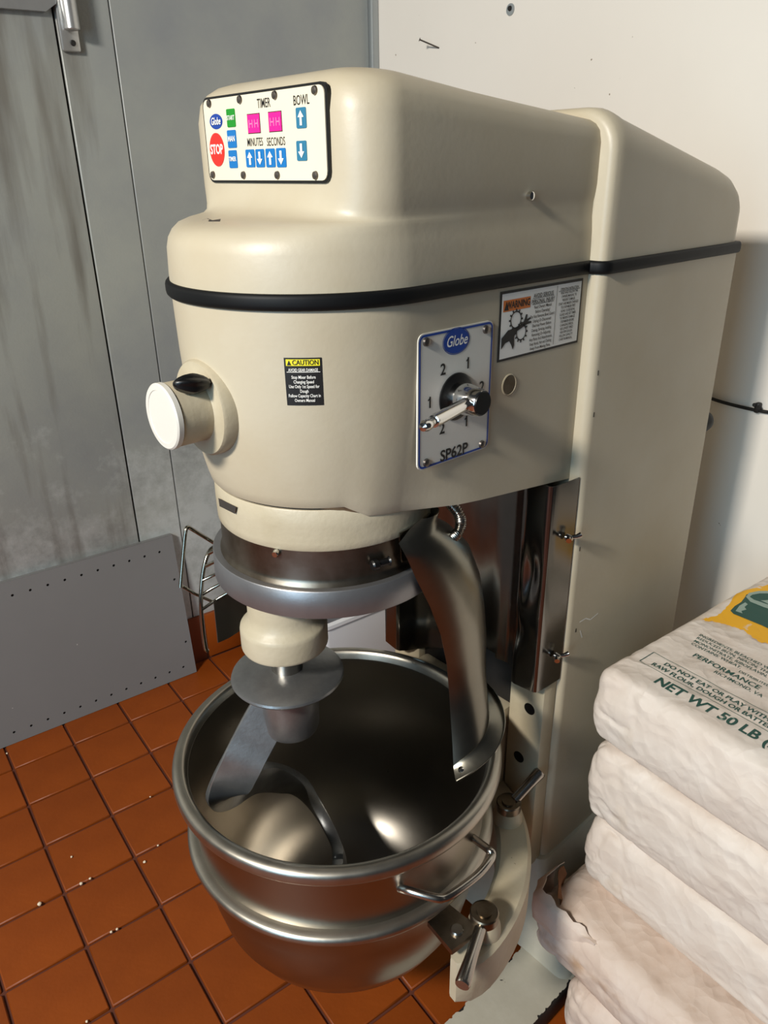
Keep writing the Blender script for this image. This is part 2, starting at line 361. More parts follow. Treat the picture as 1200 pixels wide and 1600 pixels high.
# nail, screw, cord on the white wall
n0 = onx(656, 62, XW-.04); n1 = onx(686, 75, XW)
nail = empty('nail', (XW, n1.y, n1.z)); d = Vector((-.042, n0.y-n1.y, n0.z-n1.z))
n0v = Vector((XW-.042, 0, 0))
q0 = onx(656, 62, XW-.042); dv = q0-Vector((XW, n1.y, n1.z))
tube('shank', [(0, 0, 0), dv*.5, dv], .0018, SCREWM, nail); cyl('head', dv, dv.normalized(), [(0, 0), (.004, 0), (.004, .0015), (0, .0015)], SCREWM, nail, n=16)
tag(nail, 'thin steel nail driven slantwise into the white wall', 'nail')
s0 = onx(798, 15, XW); scr = empty('wall_screw', (XW, s0.y, s0.z))
cyl('washer', (-.0002, 0, 0), (-1, 0, 0), [(0, 0), (.012, 0), (.0115, .0025), (0, .0025)], TRIMG, scr, n=28)
cyl('screw_head', (-.0028, 0, .002), (-1, 0, 0), [(0, 0), (.0055, 0), (.0045, .003), (0, .003)], DARK, scr, n=16)
tag(scr, 'round washer with a dark screw head in the white wall', 'screw')
cpts = [onx(u, v, XW-.008) for u, v in ((1060, 606), (1090, 614), (1118, 625), (1150, 634), (1182, 641), (1215, 646), (1290, 655), (1400, 668))]+[Vector((XW-.008, .30, onx(1400, 668, XW-.008).z-.004))]
cb = empty('wall_cable', cpts[3]); rel = lambda p: p-cpts[3]
tube('cord', [rel(p) for p in smooth_path(cpts, 6)], .0034, CORD, cb, n=8)
k = onx(1183, 638, XW-.009)
ck = D.objects.new('cable_clip', None)
box('cable_clip', *(lambda p: (p.x-.004, p.x+.0085, p.y-.005, p.y+.005, p.z-.009, p.z+.011))(rel(k)), CORD, cb, bev=.003)
cyl('clip_screw', rel(onx(1186, 637, XW-.013)), (-1, 0, 0), [(0, 0), (.0048, 0), (.004, .003), (0, .003)], DARK, cb, n=14)
cyl('clip_screw', rel(onx(1180, 633, XW-.010)), (-1, 0, .3), [(0, 0), (.0042, 0), (.0035, .005), (0, .005)], DARK, cb, n=14)
tag(cb, 'thin black cable clipped along the white wall behind the mixer', 'cable')

# ================================================================== MIXER
mix = empty('planetary_mixer', ORG, TH)
tag(mix, 'large beige floor-standing planetary mixer with control panel and black rubber trim', 'mixer')
YS, XE, ZB = .163, .318, 1.276      # head half width, head rear end, trim height
def stadium(rf, ys=YS, xe=XE, na=80, ns=8):
    """plan outline, counter-clockwise from rear right: right side, round front, left side"""
    p = []
    for k in range(ns): t = k/ns; p.append((xe+(0.0-xe)*t, -(ys+(rf-ys)*max(0, (t-.72)/.28))))
    for k in range(na+1): a = -math.pi/2-math.pi*k/na; p.append((rf*math.cos(a), rf*math.sin(a)))
    for k in range(1, ns+1): t = 1-k/ns; p.append((xe+(0.0-xe)*t, ys+(rf-ys)*max(0, (t-.72)/.28)))
    return p
def zbot(x, y):
    if x < -.070: return 1.046
    if x < -.044: return 1.046+(1.030-1.046)*(x+.070)/.026
    return 1.030-.045*(x+.044)/.362
loops = []
for t, rf in ((0, .1430), (.01, .1450), (.06, .1480), (.12, .151), (.25, .1565), (.45, .1615), (.7, .164), (1, .1653)):
    l = []
    for (x, y) in stadium(rf): zb = zbot(x, y); l.append((x, y, zb+(ZB-zb)*t))
    loops.append(l)
V, Fs = loft_geo(loops); head = add('head_housing', V, Fs, PAINT, mix, angle=35)
# top cover: round front ledge that rises into the control panel riser
def riser(na=80, ns=8, xf=-.0620, r=.050, ys=YS, xe=XE):
    p = []
    xs = xf+r
    for k in range(ns): t = k/ns; p.append((xe+(xs-xe)*t, -ys))
    L = [(xs, -ys)]; flat = 2*(ys-r); arc = math.pi/2*r; tot = 2*arc+flat
    for k in range(na+1):
        s = tot*k/na
        if s < arc: a = s/r; p.append((xs-r*math.sin(a), -ys+r-r*math.cos(a)))
        elif s < arc+flat: p.append((xf, -ys+r+(s-arc)))
        else: a = (s-arc-flat)/r; p.append((xs-r*math.cos(a), ys-r+r*math.sin(a)))
    for k in range(1, ns+1): t = 1-k/ns; p.append((xe+(xs-xe)*t, ys))
    return p
A, B = stadium(.1655), riser()
loops = []
for z, b, ins in ((ZB-.002, 0, 0), (1.290, 0, 0), (1.318, 0, .001), (1.328, .015, .002), (1.336, .06, .003), (1.342, .15, .003), (1.3455, .30, .003),
                  (1.347, .48, .003), (1.3485, .66, .003), (1.352, .80, .003), (1.358, .89, .002), (1.366, .95, .001), (1.378, 1, 0), (1.40, 1, 0), (1.443, 1, 0),
                  (1.461, 1, .003), (1.471, 1, .009), (1.4775, 1, .018), (1.481, 1, .030), (1.4825, 1, .046)):
    l = []
    for (a, bb_) in zip(A, B):
        x = a[0]+(bb_[0]-a[0])*b; y = a[1]+(bb_[1]-a[1])*b
        cx, cy = (.12, 0); sgn = 1 if y > 0 else -1
        yy = sgn*max(0, abs(y)-ins) if abs(y) > ins else 0
        xx = x+ins*max(0, min(1, (.12-x)/.182))
        zz = z-.036*max(0, (x+.06)/.38)*max(0, (z-1.36)/.12)
        l.append((xx, yy, zz))
    loops.append(l)
V, Fs = loft_geo(loops); cover = add('top_cover', V, Fs, PAINT, mix, angle=50)
from mathutils.bvhtree import BVHTree
def bvh_of(o): b_ = bmesh.new(); b_.from_mesh(o.data); t_ = BVHTree.FromBMesh(b_); b_.free(); return t_
def hit_mixer(tree, u, v, lift=.0004):
    o = loc(CAM); d = ray(u, v); dl = Vector((d.dot(MX), d.dot(MY), d.z)).normalized(); h_ = tree.ray_cast(o, dl); return h_[0]-dl*lift if h_[0] else None
ctree = bvh_of(cover)
tb = Print(); bp = [hit_mixer(ctree, u, v) for u, v in ((316, 344), (324, 341), (332, 344), (345, 342), (344, 346), (333, 348), (326, 346), (318, 349))]
add('paint_chip', bp, [tuple(range(len(bp)))], INK, mix, smooth=False)
cyl('cover_bolt', sy(826, 306, -YS+.001), (0, -1, 0), [(0, 0), (.0045, 0), (.0045, .0055), (.003, .0065), (0, .0065)], CHROME, mix, n=12)

# column and rear cover: the section is wider than the head
YC, XC0, XC1 = .184, .312, .680
def colplan(ys=YC, x0=XC0, x1=XC1, r=.014, rr=.006, n=5):
    p = []
    for cx, cy, a0, R in ((x1-rr, -ys+rr, 0, rr), (x0+r, -ys+r, -90, r), (x0+r, ys-r, -180, r), (x1-rr, ys-rr, -270, rr)):
        for k in range(n+1): a = math.radians(a0-90*k/n); p.append((cx+R*math.cos(a), cy+R*math.sin(a)))
    return p
loops = [[(x, y, z) for x, y in colplan()] for z in (.24, .6, 1.0, ZB)]
V, Fs = loft_geo(loops); add('column', V, Fs, PAINT, mix, angle=35)
def rearsec(x, ys, ztop, r, zb=ZB, n=8):
    p = [(x, -ys, zb), (x, -ys, (zb+ztop-r)/2)]
    for k in range(n+1): a = math.radians(180+90*k/n*-1); p.append((x, -ys+r+r*math.cos(a), ztop-r+r*math.sin(a)))
    for k in range(n+1): a = math.radians(90-90*k/n); p.append((x, ys-r+r*math.cos(a), ztop-r+r*math.sin(a)))
    p += [(x, ys, (zb+ztop-r)/2), (x, ys, zb)]; return p
loops = [rearsec(.312, YC-.010, 1.4500, .044), rearsec(.314, YC-.004, 1.4545, .046), rearsec(.320, YC, 1.4570, .048), rearsec(.334, YC, 1.4570, .048), rearsec(.344, YC, 1.4545, .047), rearsec(.36, YC, 1.4490, .046)]
for t in np.linspace(.1, 1, 8): loops.append(rearsec(.36+.25*t, YC, 1.4490-.060*t, .046-.012*t))
loops += [rearsec(.640, YC, 1.3800, .034), rearsec(.660, YC-.001, 1.368, .033), rearsec(.672, YC-.004, 1.356, .03), rearsec(.679, YC-.012, 1.340, .025), rearsec(.681, YC-.02, 1.328, .02)]
V, Fs = loft_geo(loops); add('rear_cover', V, Fs, PAINT, mix, angle=50)
# rubber trim
def sweep_plan(plan, prof, closed):
    n = len(plan); loops = []
    for off, dz in prof:
        l = []
        for i, (x, y) in enumerate(plan):
            if closed: a, b = plan[i-1], plan[(i+1) % n]
            else: a, b = plan[max(i-1, 0)], plan[min(i+1, n-1)]
            t = Vector((b[0]-a[0], b[1]-a[1])); nn = Vector((-t.y, t.x)).normalized()*-1
            l.append((x-nn.x*off*-1, y-nn.y*off*-1, ZB+dz))
        loops.append(l)
    return loops
TP = [(-.006, -.0085), (.0030, -.0085), (.0048, -.0065), (.0055, -.003), (.0055, .003), (.0048, .0055), (.0030, .0075), (-.006, .0075)]
def trim(name, plan, flip=1):
    n = len(plan); loops = []
    for i, (x, y) in enumerate(plan):
        a, b = plan[max(i-1, 0)], plan[min(i+1, n-1)]
        t = Vector((b[0]-a[0], b[1]-a[1])).normalized(); nn = Vector((t.y, -t.x))*flip
        loops.append([(x+nn.x*o, y+nn.y*o, ZB+dz) for o, dz in TP])
    V, Fs = loft_geo(loops); return add(name, V, Fs, RUBBER, mix, angle=60)
sp = stadium(.1655); trim('rubber_trim', sp, -1)
cpn = colplan(); k0 = 6   # start at front right corner, run to rear
trim('rubber_trim', [(XC0-.001, -.160), (XC0-.001, -.17)]+[cpn[i] for i in range(11, 5, -1)]+[cpn[i] for i in range(5, -1, -1)]+[(XC1, .0)], 1)
trim('rubber_trim', [(XC0-.001, .160), (XC0-.001, .17)]+[cpn[i] for i in range(12, 24)]+[(XC1, .0)], -1)

# chips of paint along the lit strip and a scuff on the side
for u, v in ((934, 583), (928, 648), (906, 858), (900, 985)):
    p = sy(u, v, -YC-.0004); q = Print(); q.rect(-.0012, -.0035, .0012, .0035); q.build('paint_chip', INK, mix, lambda a, b, l, p=p: (min(max(p.x, XC0+.012), .5)+a, -YC-.0004, p.z+b), lift=0)
sc_ = Print()
for u0, v0, u1, v1 in ((905, 972, 915, 966), (915, 966, 922, 968), (922, 968, 934, 958), (906, 985, 909, 996)):
    a = sy(u0, v0, -YC); b = sy(u1, v1, -YC); sc_.line((a.x, a.z), (b.x, b.z), .0022)
sc_.build('paint_scuff', WPRINT, mix, lambda a, b, l: (a, -YC-.0005, b), lift=0)

# control panel ---------------------------------------------------
XP = -.0640
def pn(x, y): p = sx(310+x/5.714, 120+y/5.714, XP); return (-p.y, p.z)       # a = to the right when seen from the front
pmap = lambda a, b, l: (XP-l, -a, b)
ca = [pn(65, 205), pn(1140, 65), pn(95, 915), pn(1150, 935)]
a0, a1 = (ca[0][0]+ca[2][0])/2, (ca[1][0]+ca[3][0])/2; b0, b1 = (ca[2][1]+ca[3][1])/2, (ca[0][1]+ca[1][1])/2
P_ = Print(); P_.rect(a0-.0035, b0-.0025, a1+.0035, b1+.0025, .010); cp = P_.build('control_panel', BLACK, mix, lambda a, b, l: (XP+.004-l, -a, b), lift=0, thick=.004)
P_ = Print(); P_.rect(a0, b0, a1, b1, .008); P_.build('panel_face', CREAMP, cp, pmap, lift=0, thick=.0012)
def prect(x0, y0, x1, y1): p, q = pn(x0, y1), pn(x1, y0); r_, s_ = pn(x0, y0), pn(x1, y1); return ((p[0]+r_[0])/2, (p[1]+s_[1])/2, (q[0]+s_[0])/2, (q[1]+r_[1])/2)
class Words(Print):          # every word or mark becomes a part of its own
    def __init__(s, name, m_, parent, fmap, lift): Print.__init__(s); s.a = (m_, parent, fmap, lift); s.name = name
    def text(s, body, at, size, **kw):
        p_ = Print(); p_.text(body, at, size, **kw); m_, pa, fm, li = s.a; p_.build(s.name, m_, pa, fm, lift=li)
wt = Words('lettering', WPRINT, cp, pmap, .0024); kt = Words('lettering', INK, cp, pmap, .0015)
def button(name, x0, y0, x1, y1, m_, txt=None, arrow=0, size=.006):
    r = prect(x0, y0, x1, y1); q = Print(); q.rect(*r, .0016); q.build(name, m_, cp, pmap, lift=.0012, thick=.0007)
    cx, cy = (r[0]+r[2])/2, (r[1]+r[3])/2; w_, h_ = r[2]-r[0], r[3]-r[1]
    if txt: wt.text(txt, (cx, cy), size, bold=.02, sx_=.85)
    if arrow:
        s = arrow; hw = w_*.30; hh = h_*.36
        aw = Print(); aw.poly([(cx-hw, cy+s*hh*.1), (cx+hw, cy+s*hh*.1), (cx, cy+s*hh)][::s]); aw.rect(cx-hw*.36, cy-hh if s > 0 else cy-hh*.12, cx+hw*.36, cy+hh*.12 if s > 0 else cy+hh); aw.build('arrow_mark', WPRINT, cp, pmap, lift=.0024)
button('start_button', 265, 285, 340, 450, GREEN, 'START', size=.0062)
button('manual_button', 272, 475, 350, 635, BLUE, 'MAN', size=.0075)
button('timer_button', 285, 655, 358, 815, BLUE, 'TIMER', size=.0062)
for nm, r, ar in (('minutes_button', (437, 648, 515, 808), 1), ('minutes_button', (525, 645, 602, 808), -1), ('seconds_button', (615, 640, 697, 808), 1), ('seconds_button', (710, 635, 795, 808), -1)):
    button(nm, *r, BLUE, arrow=ar)
button('bowl_button', 885, 272, 975, 460, BLUE2, arrow=1); button('bowl_button', 890, 570, 980, 750, BLUE2, arrow=-1)
r = prect(117, 500, 243, 800); q = Print(); q.ell((r[0]+r[2])/2, (r[1]+r[3])/2, (r[2]-r[0])/2, (r[3]-r[1])/2, 36); q.build('stop_button', RED, cp, pmap, lift=.0012, thick=.001)
wt.text('STOP', ((r[0]+r[2])/2, (r[1]+r[3])/2), .0135, bold=.025, sx_=.82)
r = prect(111, 330, 225, 470); q = Print(); q.ell((r[0]+r[2])/2, (r[1]+r[3])/2, (r[2]-r[0])/2, (r[3]-r[1])/2, 32); q.build('logo', NAVY, cp, pmap, lift=.0015)
wt.text('Globe', ((r[0]+r[2])/2+.0005, (r[1]+r[3])/2), .0102, bold=.012, shear=.25, sx_=.8)
for rr in ((452, 335, 558, 500), (640, 315, 752, 485)):
    r = prect(*rr); q = Print(); q.rect(r[0]-.0008, r[1]-.0008, r[2]+.0008, r[3]+.0008); q.build('display_bezel', INK, cp, pmap, lift=.0014)
    q = Print(); q.rect(*r); q.build('display', LED, cp, pmap, lift=.0017)
    for k in (0, 1):
        sg = Print(); x0 = r[0]+(r[2]-r[0])*(.14+.46*k); w_ = (r[2]-r[0])*.26; y0 = r[1]+(r[3]-r[1])*.28; h_ = (r[3]-r[1])*.44
        for a in ((x0, y0), (x0+w_, y0)): sg.line(a, (a[0], a[1]+h_), .0012)
        sg.line((x0, y0+h_/2), (x0+w_, y0+h_/2), .0012); sg.build('display_digit', LEDSEG, cp, pmap, lift=.0019)
kt.text('TIMER', pn(592, 238), .0120, bold=.006, sx_=.72); kt.text('BOWL', pn(927, 210), .0120, bold=.006, sx_=.74)
kt.text('MINUTES', pn(515, 586), .0110, bold=.005, sx_=.66); kt.text('SECONDS', pn(702, 581), .0110, bold=.005, sx_=.66)
for u, v in ((108, 240), (380, 205), (693, 165), (1050, 120), (143, 875), (415, 878), (717, 878), (1057, 880)):
    a, b = pn(u, v); cyl('panel_screw', (XP-.001, -a, b), (-1, 0, 0), [(0, 0), (.0042, 0), (.0036, .0022), (.0015, .003), (0, .003)], SCREWM, cp, n=16)

# speed plate and lever -------------------------------------------
YP = -YS-.0002
def sn(x, y): p = sy(640+x/6.4, 490+y/6.4, YP); return (p.x, p.z)
smap = lambda a, b, l: (a, YP-l, b)
x0, x1, z0, z1 = .0055, .1265, 1.0795, 1.2335
P_ = Print(); P_.rect(x0, z0, x1, z1, .008); spl = P_.build('speed_plate', WHITEP, mix, smap, lift=0, thick=.0022)
P_ = Print(); P_.rect(x0+.002, z0+.002, x1-.002, z1-.002, .007)
def frame(prn, x0, z0, x1, z1, r, w, seg=4):
    a, b = Print(), Print(); a.rect(x0, z0, x1, z1, r, seg); b.rect(x0+w, z0+w, x1-w, z1-w, max(r-w, .0002), seg); n = len(a.V)
    prn.geo(a.V+b.V, [(k, (k+1) % n, n+(k+1) % n, n+k) for k in range(n)])
fr = Print(); frame(fr, x0+.0012, z0+.0012, x1-.0012, z1-.0012, .0075, .0024); fr.build('plate_border', NAVY, spl, smap, lift=.0026)
lc = sn(450, 270); q = Print(); q.ell(lc[0], lc[1], .0205, .0135, 40); q.build('logo', NAVY, spl, smap, lift=.0027)
q = Print(); q.ringshape(lc[0], lc[1], .0218, .0148, .0008, 40); q.build('logo_ring', NAVY, spl, smap, lift=.0026)
wt = Print(); wt.text('Globe', (lc[0]+.0005, lc[1]), .0168, bold=.008, shear=.3, sx_=.82); wt.build('lettering', WPRINT, spl, smap, lift=.0029)
hc = sn(450, 825)
def one(prn, ch, at, size):
    p_ = Print(); p_.text(ch, at, size, bold=.018)
    if ch == '1': p_.line((at[0]-.0030, at[1]+.0030), (at[0]+.0004, at[1]+.0062), .0016)
    p_.build('lettering', INK, spl, smap, lift=.0027)
kt = Words('lettering', INK, spl, smap, .0027)
for ch, x, y in (('2', 318, 560), ('1', 568, 495), ('1', 187, 890), ('2', 705, 730), ('2', 308, 1150), ('1', 552, 1075)): one(kt, ch, sn(x, y), .0180)
kt.text('SP62P', sn(428, 1383), .0190, bold=.022, sx_=1.0)
for u, v in ((150, 280), (745, 155), (150, 1485), (705, 1300)):
    a, b = sn(u, v); cyl('plate_screw', (a, YP-.0022, b), (0, -1, 0), [(0, 0), (.0050, 0), (.0044, .0026), (.0018, .0034), (0, .0034)], SCREWM, spl, n=18)
cyl('lever_hole_disc', (hc[0], YP-.0020, hc[1]), (0, -1, 0), [(0, 0), (.0275, 0), (.0275, .002), (.0245, .003), (0, .003)], BLACK, spl, n=48)  # black disc stands in for the dark hole around the lever
lev = cyl('speed_lever', (hc[0], YP-.004, hc[1]), (0, -1, 0), [(0, 0), (.0170, 0), (.0175, .004), (.0180, .012), (.0178, .017), (.0150, .036), (.0140, .038), (0, .038)], CHROME, mix, n=48)
cyl('lever_cap', (hc[0], YP-.0421, hc[1]), (0, -1, 0), [(0, 0), (.0132, 0), (.0128, .0012), (0, .0012)], BLACK, lev, n=40)
tip = sy(660, 668, -.224); st = Vector((hc[0], YP-.026, hc[1])); dv = (tip-st); Ln = dv.length
cyl('lever_handle', st, dv, [(0, 0), (.0072, 0), (.0072, Ln*.30), (.0072, Ln-.030), (.0066, Ln-.024), (.0050, Ln-.0235), (.0050, Ln-.016), (.0060, Ln-.013), (.0062, Ln-.006), (.0045, Ln-.001), (0, Ln)], CHROME, lev, n=28)

# warning label ----------------------------------------------------
def ln_(x, y): p = sy(770+x/8, 430+y/8, YP); return (p.x, p.z)
cs = [ln_(92, 208), ln_(1125, 38), ln_(55, 1085), ln_(1055, 845)]
x0, x1, z0, z1 = (cs[0][0]+cs[2][0])/2, (cs[1][0]+cs[3][0])/2, (cs[2][1]+cs[3][1])/2, (cs[0][1]+cs[1][1])/2
q = Print(); q.rect(x0, z0, x1, z1); wlb = q.build('warning_label', INK, mix, smap, lift=0, thick=.0004)
q = Print(); q.rect(x0+.003, z0+.003, x1-.003, z1-.003); q.build('label_face', WPRINT, wlb, smap, lift=.0007)
LW, LH = x1-x0, z1-z0
lp = lambda a, b: (x0+a*LW, z1-b*LH)            # label fractions, b downwards
q = Print(); a, b = lp(.035, .29), lp(.345, .13); q.rect(a[0], a[1], b[0], b[1]); q.build('warning_band', ORANGE, wlb, smap, lift=.0009)
kt = Print(); kt.text('WARNING', lp(.205, .21), .0115, bold=.02, sx_=.80)
tri = [lp(.045, .27), lp(.095, .27), lp(.07, .15)]; kt.poly(tri)
mid = ['AVOID SERIOUS', 'PERSONAL INJURY']
for k, s in enumerate(mid): kt.text(s, lp(.50, .14+.085*k), .0068, bold=.012, sx_=.8); kt.line(lp(.37, .175+.085*k), lp(.63, .175+.085*k), .0006)
for k, s in enumerate(['Read Owners Manual', 'Before Operating!', 'Do Not Remove Bowl Guard', 'Unplug Or Disconnect', 'Electrical Power Before', 'Cleaning, Servicing, Installing,', 'Removing Or Adjusting', 'Any Parts And Attachments.', 'Keep Hands, Hair and Clothing', 'Away From Moving Parts.']):
    kt.text(s, lp(.50, .305+.068*k), .0052, bold=.010, sx_=.66 if len(s) > 26 else .76)
kt.line(lp(.665, .05), lp(.665, .93), .0007)
for k, s in enumerate(['OPERATING INSTRUCTION', 'READ AND FOLLOW THE', 'OWNERS MANUAL TO', 'PREVENT DAMAGE.', 'START AND MIXER CHANGES', 'TO STOP MIXER FIRST', 'BOWL: CLOSE BOWL', 'GUARD AND SET TIMER', 'TO PREVENT DAMAGE', 'STOP MIXER BEFORE', 'CHANGING SPEEDS.', 'USE LOWEST SPEED', 'FOR STIFF DOUGH.', 'FOLLOW CAPACITY', 'CHART IN MANUAL.']):
    kt.text(s, lp(.825, .115+.055*k), .0043, bold=.012, sx_=.72)
kt.line(lp(.685, .14), lp(.965, .14), .0005)
for cx, cy, rr in ((.185, .43, .0105), (.255, .63, .0098)):   # two toothed wheels
    c0 = lp(cx, cy); kt.ringshape(c0[0], c0[1], rr, rr, .0016, 24)
    for t in range(12):
        an = 2*math.pi*t/12; kt.line((c0[0]+rr*.95*math.cos(an), c0[1]+rr*.95*math.sin(an)), (c0[0]+(rr+.0024)*math.cos(an), c0[1]+(rr+.0024)*math.sin(an)), .0022)
hand = [(.03, .66), (.10, .56), (.17, .545), (.24, .52), (.28, .47), (.30, .38), (.318, .385), (.312, .455), (.355, .43), (.362, .45), (.325, .49), (.37, .495), (.37, .52), (.32, .53), (.27, .56), (.205, .60), (.175, .67), (.18, .80), (.165, .86), (.15, .80), (.12, .72), (.075, .74), (.03, .82)]
kt.poly([lp(*h) for h in hand][::-1]); kt.build('lettering', INK, wlb, smap, lift=.0011)['kind'] = 'stuff'

# side bore with its plug
hp = sy(795, 601, YP); cyl('side_plug', (hp.x, YP+.001, hp.z), (0, -1, 0), [(0, 0), (.0135, 0), (.0135, .0016), (.0122, .0022), (.0118, .0004), (0, .0004)], PAINT2, mix, n=36)
cyl('plug_face', (hp.x, YP-.0004, hp.z), (0, -1, 0), [(0, 0), (.0112, 0), (.0112, .0004), (0, .0004)], DIRTSTEEL, mix, n=30)
# caution label on the round front
cc = [raycyl(u, v, .1642) for u, v in ((442, 560), (500, 557), (508, 632), (450, 635))]
an = [math.atan2(p.y, p.x) for p in cc]; aL, aR = (an[0]+an[3])/2, (an[1]+an[2])/2; zT, zB_ = (cc[0].z+cc[1].z)/2, (cc[2].z+cc[3].z)/2
RL = .1648; LW2 = (aR-aL)*RL; LH2 = zT-zB_
def rhead(z): 
    t = (z-1.046)/(ZB-1.046); pts = ((0, .1430), (.01, .1450), (.06, .1480), (.12, .151), (.25, .1565), (.45, .1615), (.7, .164), (1, .1653))
    for (t0, r0), (t1, r1) in zip(pts, pts[1:]):
        if t <= t1: return r0+(r1-r0)*(t-t0)/(t1-t0)
    return .1653
def cmap(a, b, l): A_ = aL+a*(aR-aL); z = zT-b*LH2; R_ = rhead(z)+.0006+l; return (R_*math.cos(A_), R_*math.sin(A_), z)
def wrapgrid(prn, a0, b0, a1, b1, n=8, m_=4):
    V = [(a0+(a1-a0)*i/n, b0+(b1-b0)*j/m_) for j in range(m_+1) for i in range(n+1)]
    prn.geo(V, [(j*(n+1)+i, j*(n+1)+i+1, (j+1)*(n+1)+i+1, (j+1)*(n+1)+i) for j in range(m_) for i in range(n)])
q = Print(); wrapgrid(q, 0, 0, 1, 1); ctl = q.build('caution_label', INK, mix, cmap, lift=0)
q = Print(); wrapgrid(q, .05, .03, .95, .165, 8, 1); q.build('caution_band', YELLOW, ctl, cmap, lift=.0004)
def ctext(prn, s, b, size, **kw): V, Fs = text_geo(s, size, **kw); prn.geo([(.5+v[0]/LW2, b-v[1]/LH2) for v in V], Fs)
kt = Print(); V, Fs = text_geo('CAUTION', .0072, bold=.01, sx_=.82); kt.geo([(.57+v[0]/LW2, .098-v[1]/LH2) for v in V], Fs); kt.poly([(.08, .15), (.19, .15), (.135, .05)])
kt.build('lettering', INK, ctl, cmap, lift=.0008)['kind'] = 'stuff'
wt = Print(); ctext(wt, 'AVOID GEAR DAMAGE', .25, .0043, bold=.015, sx_=.68); wrapgrid(wt, .06, .285, .95, .297, 8, 1)
for k, s in enumerate(['Stop Mixer Before', 'Changing Speed', 'Use Only 1st Speed for', 'Dough', 'Follow Capacity Chart in', 'Owners Manual']): ctext(wt, s, 
          .40+.098*k, .0047, bold=.014, sx_=.70)
wt.build('lettering', WPRINT, ctl, cmap, lift=.0008)['kind'] = 'stuff'

# attachment hub ----------------------------------------------------
HZ = 1.155
hub = cyl('attachment_hub', (-.150, 0, HZ), (-1, 0, 0), [(0, 0), (.0535, 0), (.0535, .016), (.0515, .019), (.0370, .0195), (.0350, .021), (.0350, .056), (0, .056)], PAINT2, mix, n=56)
cyl('hub_gap', (-.2055, 0, HZ), (-1, 0, 0), [(0, 0), (.0342, 0), (.0342, .002), (0, .002)], DARK, hub, n=48)
cyl('hub_cap', (-.2072, 0, HZ), (-1, 0, 0), [(0, 0), (.0362, 0), (.0362, .0055), (.0345, .0072), (.0290, .0074), (.0285, .0066), (0, .0066)], WHITEP, hub, n=56)
kd = Vector((0, -.62, .785)).normalized(); kp = Vector((-.189, 0, HZ))+kd*.0335
cyl('thumb_screw_shank', kp, kd, [(0, 0), (.0045, 0), (.0045, .008), (0, .008)], DARK, hub, n=14)
bm = bmesh.new(); bmesh.ops.create_uvsphere(bm, u_segments=28, v_segments=16, radius=1)
tl = Vector((1, -.25, -.05)).normalized(); tl = (tl-kd*tl.dot(kd)).normalized(); tn = kd.cross(tl)
for v in bm.verts:
    p = v.co; wv = 1+.10*math.cos(6*math.atan2(p.z, p.y)); v.co = kp+kd*.0135+tl*p.x*.0205+tn*p.y*.0105*wv*(1-.25*abs(p.x))+kd*p.z*.0105*wv
frombm('thumb_screw', bm, BLACK, hub)

# collar, steel band, guard ring ------------------------------------
lathe('lower_collar', [(.10, 1.0425), (.1405, 1.0425), (.1418, 1.041), (.1422, 1.02), (.1420, 1.0), (.1418, .992), (.1405, .990), (.10, .990)], PAINT2, mix, n=96)
lathe('collar_gap', [(.10, 1.0500), (.1385, 1.0500), (.1385, 1.0420), (.10, 1.0420)], DARK, mix, n=96)
lathe('steel_band', [(.1360, .993), (.1396, .993), (.1400, .952), (.1408, .9475), (.1432, .9445), (.1440, .941), (.138, .941)], DIRTSTEEL, mix, n=96)
ring = lathe('guard_ring', [(.128, .9430), (.1440, .9430), (.1500, .9436), (.1524, .9434), (.1534, .9422), (.1545, .9085), (.1538, .9072), (.128, .9072), (.128, .9430)], ALU, mix, n=96)
lathe('underside_plate', [(.002, .915), (.06, .915), (.128, .913), (.128, .918), (.002, .918)], DARK, mix, n=64)
def rp(a, r, z): return Vector((r*math.cos(a), r*math.sin(a), z))
p = raycyl(432, 864, .1415); cyl('ring_bolt', p*1, Vector((p.x, p.y, 0)), [(0, -.003), (.005, -.003), (.005, .002), (.0035, .005), (0, .005)], CHROME, mix, n=10)
p = raycyl(640, 848, .1415); cyl('ring_bolt', p*1, Vector((p.x, p.y, 0)), [(0, -.003), (.005, -.003), (.005, .002), (.0035, .005), (0, .005)], CHROME, mix, n=10)
p = raycyl(592, 878, .1425); t_ = Vector((-p.y, p.x, 0)).normalized(); o_ = Vector((p.x, p.y, 0)).normalized()
cyl('guard_latch', p-t_*.012+o_*.004, t_, [(0, 0), (.005, 0), (.0065, .002), (.0065, .008), (.0045, .010), (.0045, .022), (.006, .024), (0, .025)], BLACK, mix, n=16)
p = raycyl(352, 796, .1445); q = Print(); wq = [raycyl(u, v, .1448) for u, v in ((341, 778), (369, 792), (367, 803), (343, 791))]
add('rating_sticker', wq, [(0, 1, 2, 3)], SCREWM, mix, smooth=False)

# planetary shaft ---------------------------------------------------
AX = (-.096, -.022)
lathe('planetary_hub', [(.0, .925), (.0450, .925), (.0450, .878), (.0465, .870), (.0500, .8645), (.0545, .8605), (.0560, .8585), (.0566, .8555), (.0568, .8545), (.0568, .8295), (.0566, .8285), (.0556, .8262), (.0535, .8252), (.0, .8252)], PAINT2, mix, n=64, c=AX)
lathe('agitator_shaft', [(0, .832), (.021, .832), (.021, .782), (0, .782)], STEEL, mix, n=32, c=AX)

